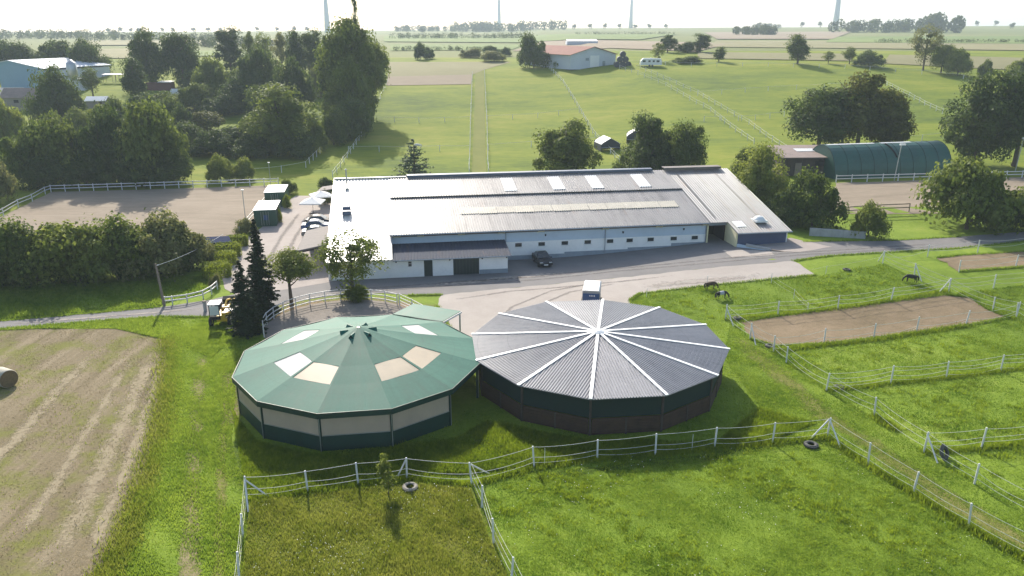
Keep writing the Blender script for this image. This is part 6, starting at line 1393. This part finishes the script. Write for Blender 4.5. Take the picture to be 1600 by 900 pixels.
# ------------------------------------------------------------------ ground cover (grass blades, straw, flowers)
def poly(P): return np.array([p[:2] for p in P])
keep_out = [(poly(YARD), 0.1), (poly(LANE), 0.1), (poly(DRIVE), 0.0), (poly([GC + q*1.0 for q in gw]), 0.0), (poly([WC + q for q in ww]), 0.0)]
def scatter(n, area, gap=keep_out, ymax=200):
    """random plan points inside an area, kept inside the camera's surroundings"""
    A = poly(area); lo, hi = A.min(0), A.max(0); out_ = []; tot = 0
    while tot < n:
        q = rng.uniform(lo, hi, (n, 2)); q = q[sdist(A, q[:, 0], q[:, 1]) > 0]
        for K_, mgn in gap: q = q[sdist(K_, q[:, 0], q[:, 1]) < -mgn]
        if len(q) == 0: break
        out_.append(q); tot += len(q)
    return np.concatenate(out_)[:n]
def clump(q, scale, lo, hi):
    """thin the points out by a soft pattern so growth is patchy; returns points and a 0..1 vigour"""
    a = np.sin(q[:, 0]*scale + 1.3*np.sin(q[:, 1]*scale*0.7)) + np.sin(q[:, 1]*scale*1.1 + 1.7*np.sin(q[:, 0]*scale*0.6 + 2)) + 0.8*np.sin((q[:, 0] + q[:, 1])*scale*2.3)
    v = np.clip((a + 2.6) / 5.2, 0, 1); k = rng.random(len(q)) < lo + (hi - lo)*v
    return q[k], v[k]
def blades(name, label, q, v, h0, h1, wd, mat, lean=0.55, tuft=1):
    n = len(q); h = (h0 + (h1 - h0)*v) * (0.5 + rng.random(n)); a = rng.random(n)*6.283; l = lean*rng.random(n)
    z = Z(q[:, 0], q[:, 1]); B = np.c_[q, z]; side = np.c_[np.cos(a), np.sin(a), np.zeros(n)] * (wd*(0.6 + 0.8*rng.random(n)))[:, None]
    b2 = rng.random(n)*6.283; tip = B + np.c_[np.cos(b2)*l*h, np.sin(b2)*l*h, h]
    V = np.stack([B - side, B + side, tip], 1).reshape(-1, 3); Fq = np.arange(3*n).reshape(-1, 3)
    o = obj(name, np_mesh(name, V, Fq, mat)); return tag(o, label, 'grass', None, 'stuff')
meadow = px((392, 786), (480, 774), (640, 756), (735, 764), (768, 850), (800, 915), (830, 985), (366, 985))
front = px((737, 762), (835, 734), (933, 720), (1116, 703), (1207, 695), (1292, 686), (1356, 730), (1513, 826), (1730, 948), (1600, 1010), (840, 1010), (770, 850))
rank = px((362, 640), (386, 776), (481, 764), (636, 744), (737, 742), (835, 728), (1024, 708), (1207, 690), (1280, 660), (1185, 640), (1120, 690), (925, 690), (760, 660), (700, 690), (500, 716), (400, 690))
mid = px((1133, 500), (1290, 612), (1443, 708), (1620, 815), (1740, 700), (1720, 430), (1480, 460), (1379, 412), (1276, 432), (1100, 449), (1000, 462), (985, 475), (1050, 490))
track = px((262, 530), (330, 498), (360, 520), (412, 530), (370, 580), (362, 690), (388, 790), (374, 985), (120, 985), (165, 900), (250, 667))
lft = px((-120, 512), (0, 500), (250, 478), (258, 474), (330, 455), (335, 430), (200, 442), (0, 448), (-120, 450))
trk2 = px((1140, 505), (1210, 545), (1300, 612), (1450, 708), (1620, 812), (1760, 885), (1740, 955), (1513, 828), (1356, 732), (1285, 690), (1190, 640), (1130, 560))
ko_d = keep_out + [(poly(DIRT), 0.1), (poly(DIRT2), 0.1)]
q, v = clump(scatter(230000, front), 0.9, 0.45, 1.0); blades('pasture_grass', 'short bright green pasture grass in the front paddock', q, v, 0.03, 0.09, 0.022, 'grass_blade')
q, v = clump(scatter(4200, front), 0.45, -0.1, 0.45); 
tq = np.repeat(q, 26, 0) + rng.normal(size=(len(q)*26, 2))*0.16; blades('grass_tufts', 'darker taller grass tufts in the front paddock', tq, np.repeat(v, 26), 0.08, 0.20, 0.022, 'grass_rank', 0.8)
q, v = clump(scatter(110000, meadow), 1.1, 0.5, 1.0); blades('meadow_grass', 'olive seeding meadow grass in the small front paddock', q, v, 0.10, 0.26, 0.02, 'grass_meadow', 0.6)
q, v = clump(scatter(110000, rank), 0.8, 0.35, 1.0); blades('rank_grass', 'rank dark green grass between the round buildings and the front fence', q, v, 0.14, 0.42, 0.028, 'grass_rank', 0.7)
q, v = clump(scatter(170000, mid, ko_d), 0.6, 0.35, 1.0); blades('paddock_grass', 'grazed grass in the right paddocks', q, v, 0.04, 0.12, 0.03, 'grass_blade')
q, v = clump(scatter(2600, mid, ko_d), 0.4, 0.0, 0.5)
tq = np.repeat(q, 22, 0) + rng.normal(size=(len(q)*22, 2))*0.2; blades('grass_tufts', 'darker grass tufts in the right paddocks', tq, np.repeat(v, 22), 0.12, 0.26, 0.03, 'grass_rank', 0.7)
q, v = clump(scatter(120000, track), 0.8, 0.3, 1.0); blades('verge_grass', 'grass on the track beside the stubble field', q, v, 0.05, 0.20, 0.025, 'grass_blade')
q, v = clump(scatter(90000, trk2), 0.8, 0.3, 1.0); blades('track_grass', 'mown grass on the track between the paddocks', q, v, 0.03, 0.08, 0.025, 'grass_blade')
vg = px((-120, 528), (0, 513), (150, 501), (250, 494), (345, 494), (372, 520), (330, 560), (262, 532), (180, 514), (60, 514), (-120, 522))
q, v = clump(scatter(45000, vg), 0.7, 0.35, 1.0); blades('verge_grass', 'grass verge between the lane and the stubble field', q, v, 0.06, 0.20, 0.03, 'grass_blade')
q, v = clump(scatter(60000, lft), 0.5, 0.35, 1.0); blades('verge_grass', 'long bright grass between arena hedge and lane', q, v, 0.12, 0.35, 0.04, 'grass_blade')
q, v = clump(scatter(150000, STUB, []), 0.9, 0.3, 1.0); blades('stubble_straw', 'loose straw and stubble on the cut field', q, v, 0.03, 0.09, 0.022, 'straw', 2.2)
q, v = clump(scatter(60000, STUB, []), 0.35, 0.0, 0.75); q = q[v > 0.5]; v = v[v > 0.5]; blades('stubble_weeds', 'green regrowth in the stubble field', q, v, 0.05, 0.12, 0.025, 'grass_meadow')
gen = px((266, 530), (330, 500), (372, 470), (420, 530), (690, 480), (700, 520), (1000, 470), (1133, 500), (1292, 615), (1300, 690), (1200, 694), (840, 735), (386, 782), (362, 720), (262, 667))
q, v = clump(scatter(130000, gen), 0.7, 0.35, 1.0); blades('lawn_grass', 'grass growing round the two round buildings', q, v, 0.04, 0.13, 0.025, 'grass_blade')
# rough edge tufts below the fence lines
def fringe(pts, n, sp):
    o_ = []
    for a, b in zip(pts, pts[1:]):
        t = rng.random(n); o_.append(np.c_[a.x + (b.x-a.x)*t, a.y + (b.y-a.y)*t] + rng.normal(size=(n, 2))*sp)
    return np.concatenate(o_)
fl = [[C0] + px((481, 768), (560, 758), (636, 748)) + [C5] + px((835, 731), (933, 718), (1024, 711), (1116, 700), (1207, 692)) + [CR], [K1] + z6((345, 458), (626, 428), (876, 390)) + [K4], [K5] + z6((562, 600), (795, 577), (995, 545), (1228, 510)), [K2] + z6((875, 778), (1135, 752), (1390, 720)) + px((1655, 568)), [K3] + z7((882, 372)) + px((1625, 690)), px((1365, 651), (1400, 672)), [CR] + px((1356, 728), (1427, 771), (1513, 824), (1612, 880))]
q = np.concatenate([fringe(f, 1100, 0.22) for f in fl]); blades('fence_line_grass', 'uncut grass standing along the fence lines', q, rng.random(len(q)), 0.14, 0.38, 0.025, 'grass_rank', 0.6)
eg = [px((-120, 516), (0, 502), (150, 489), (250, 480)), px((-120, 529), (0, 514), (150, 502), (250, 495), (330, 496)), px((1275, 430), (1200, 437), (1100, 447), (1000, 459), (985, 470), (1000, 500)), px((1240, 408), (1300, 400), (1400, 394), (1500, 388), (1620, 375)), px((1255, 378), (1400, 376), (1500, 370)), px((682, 478), (700, 510), (715, 530)), px((640, 462), (690, 461)), [p for p in DIRT], [p for p in DIRT2]]
q = np.concatenate([fringe(f, 900, 0.13) for f in eg]); blades('verge_tufts', 'ragged grass growing over the edges of lane, yard and bare paddocks', q, rng.random(len(q)), 0.08, 0.24, 0.03, 'grass_blade', 0.8)
sg_ = [px((262, 527), (258, 600), (250, 667), (226, 750), (200, 835), (165, 900), (130, 970))]
q = np.concatenate([fringe(f, 2600, 0.5) for f in sg_]); blades('field_edge_weeds', 'dry weeds along the edge of the stubble field', q, rng.random(len(q)), 0.10, 0.34, 0.025, 'grass_meadow', 0.7)
for nm, lb, A, n in (('wild_flowers', 'white wild flowers in the small meadow', meadow, 420), ('wild_flowers', 'white clover flowers in the front pasture', front, 420)):
    q, v = clump(scatter(n*3, A), 0.6, -0.5, 0.9); z = Z(q[:, 0], q[:, 1]) + 0.12 + 0.14*rng.random(len(q)); C = np.c_[q, z]
    V, Fq = leaf_quads(C, np.tile([0, -0.3, 1.0], (len(q), 1)) + 0.3*unit(len(q), rng), 0.04 + 0.025*rng.random(len(q)), rng)
    tag(obj(nm, np_mesh(nm, V, Fq, 'flower')), lb, 'flowers', None, 'stuff')

# ------------------------------------------------------------------ haze
m, t = newmat('haze_air')
pv = N(t, 'ShaderNodeVolumePrincipled'); pv.inputs['Color'].default_value = (0.74, 0.87, 1.0, 1); pv.inputs['Density'].default_value = 0.00024; pv.inputs['Anisotropy'].default_value = 0.15
out(t, None, pv.outputs[0])
b = MB(); b.box((0, 2100, 80), (8600, 5200, 200)); tag(b.build('haze', 'haze_air'), kind='stuff')
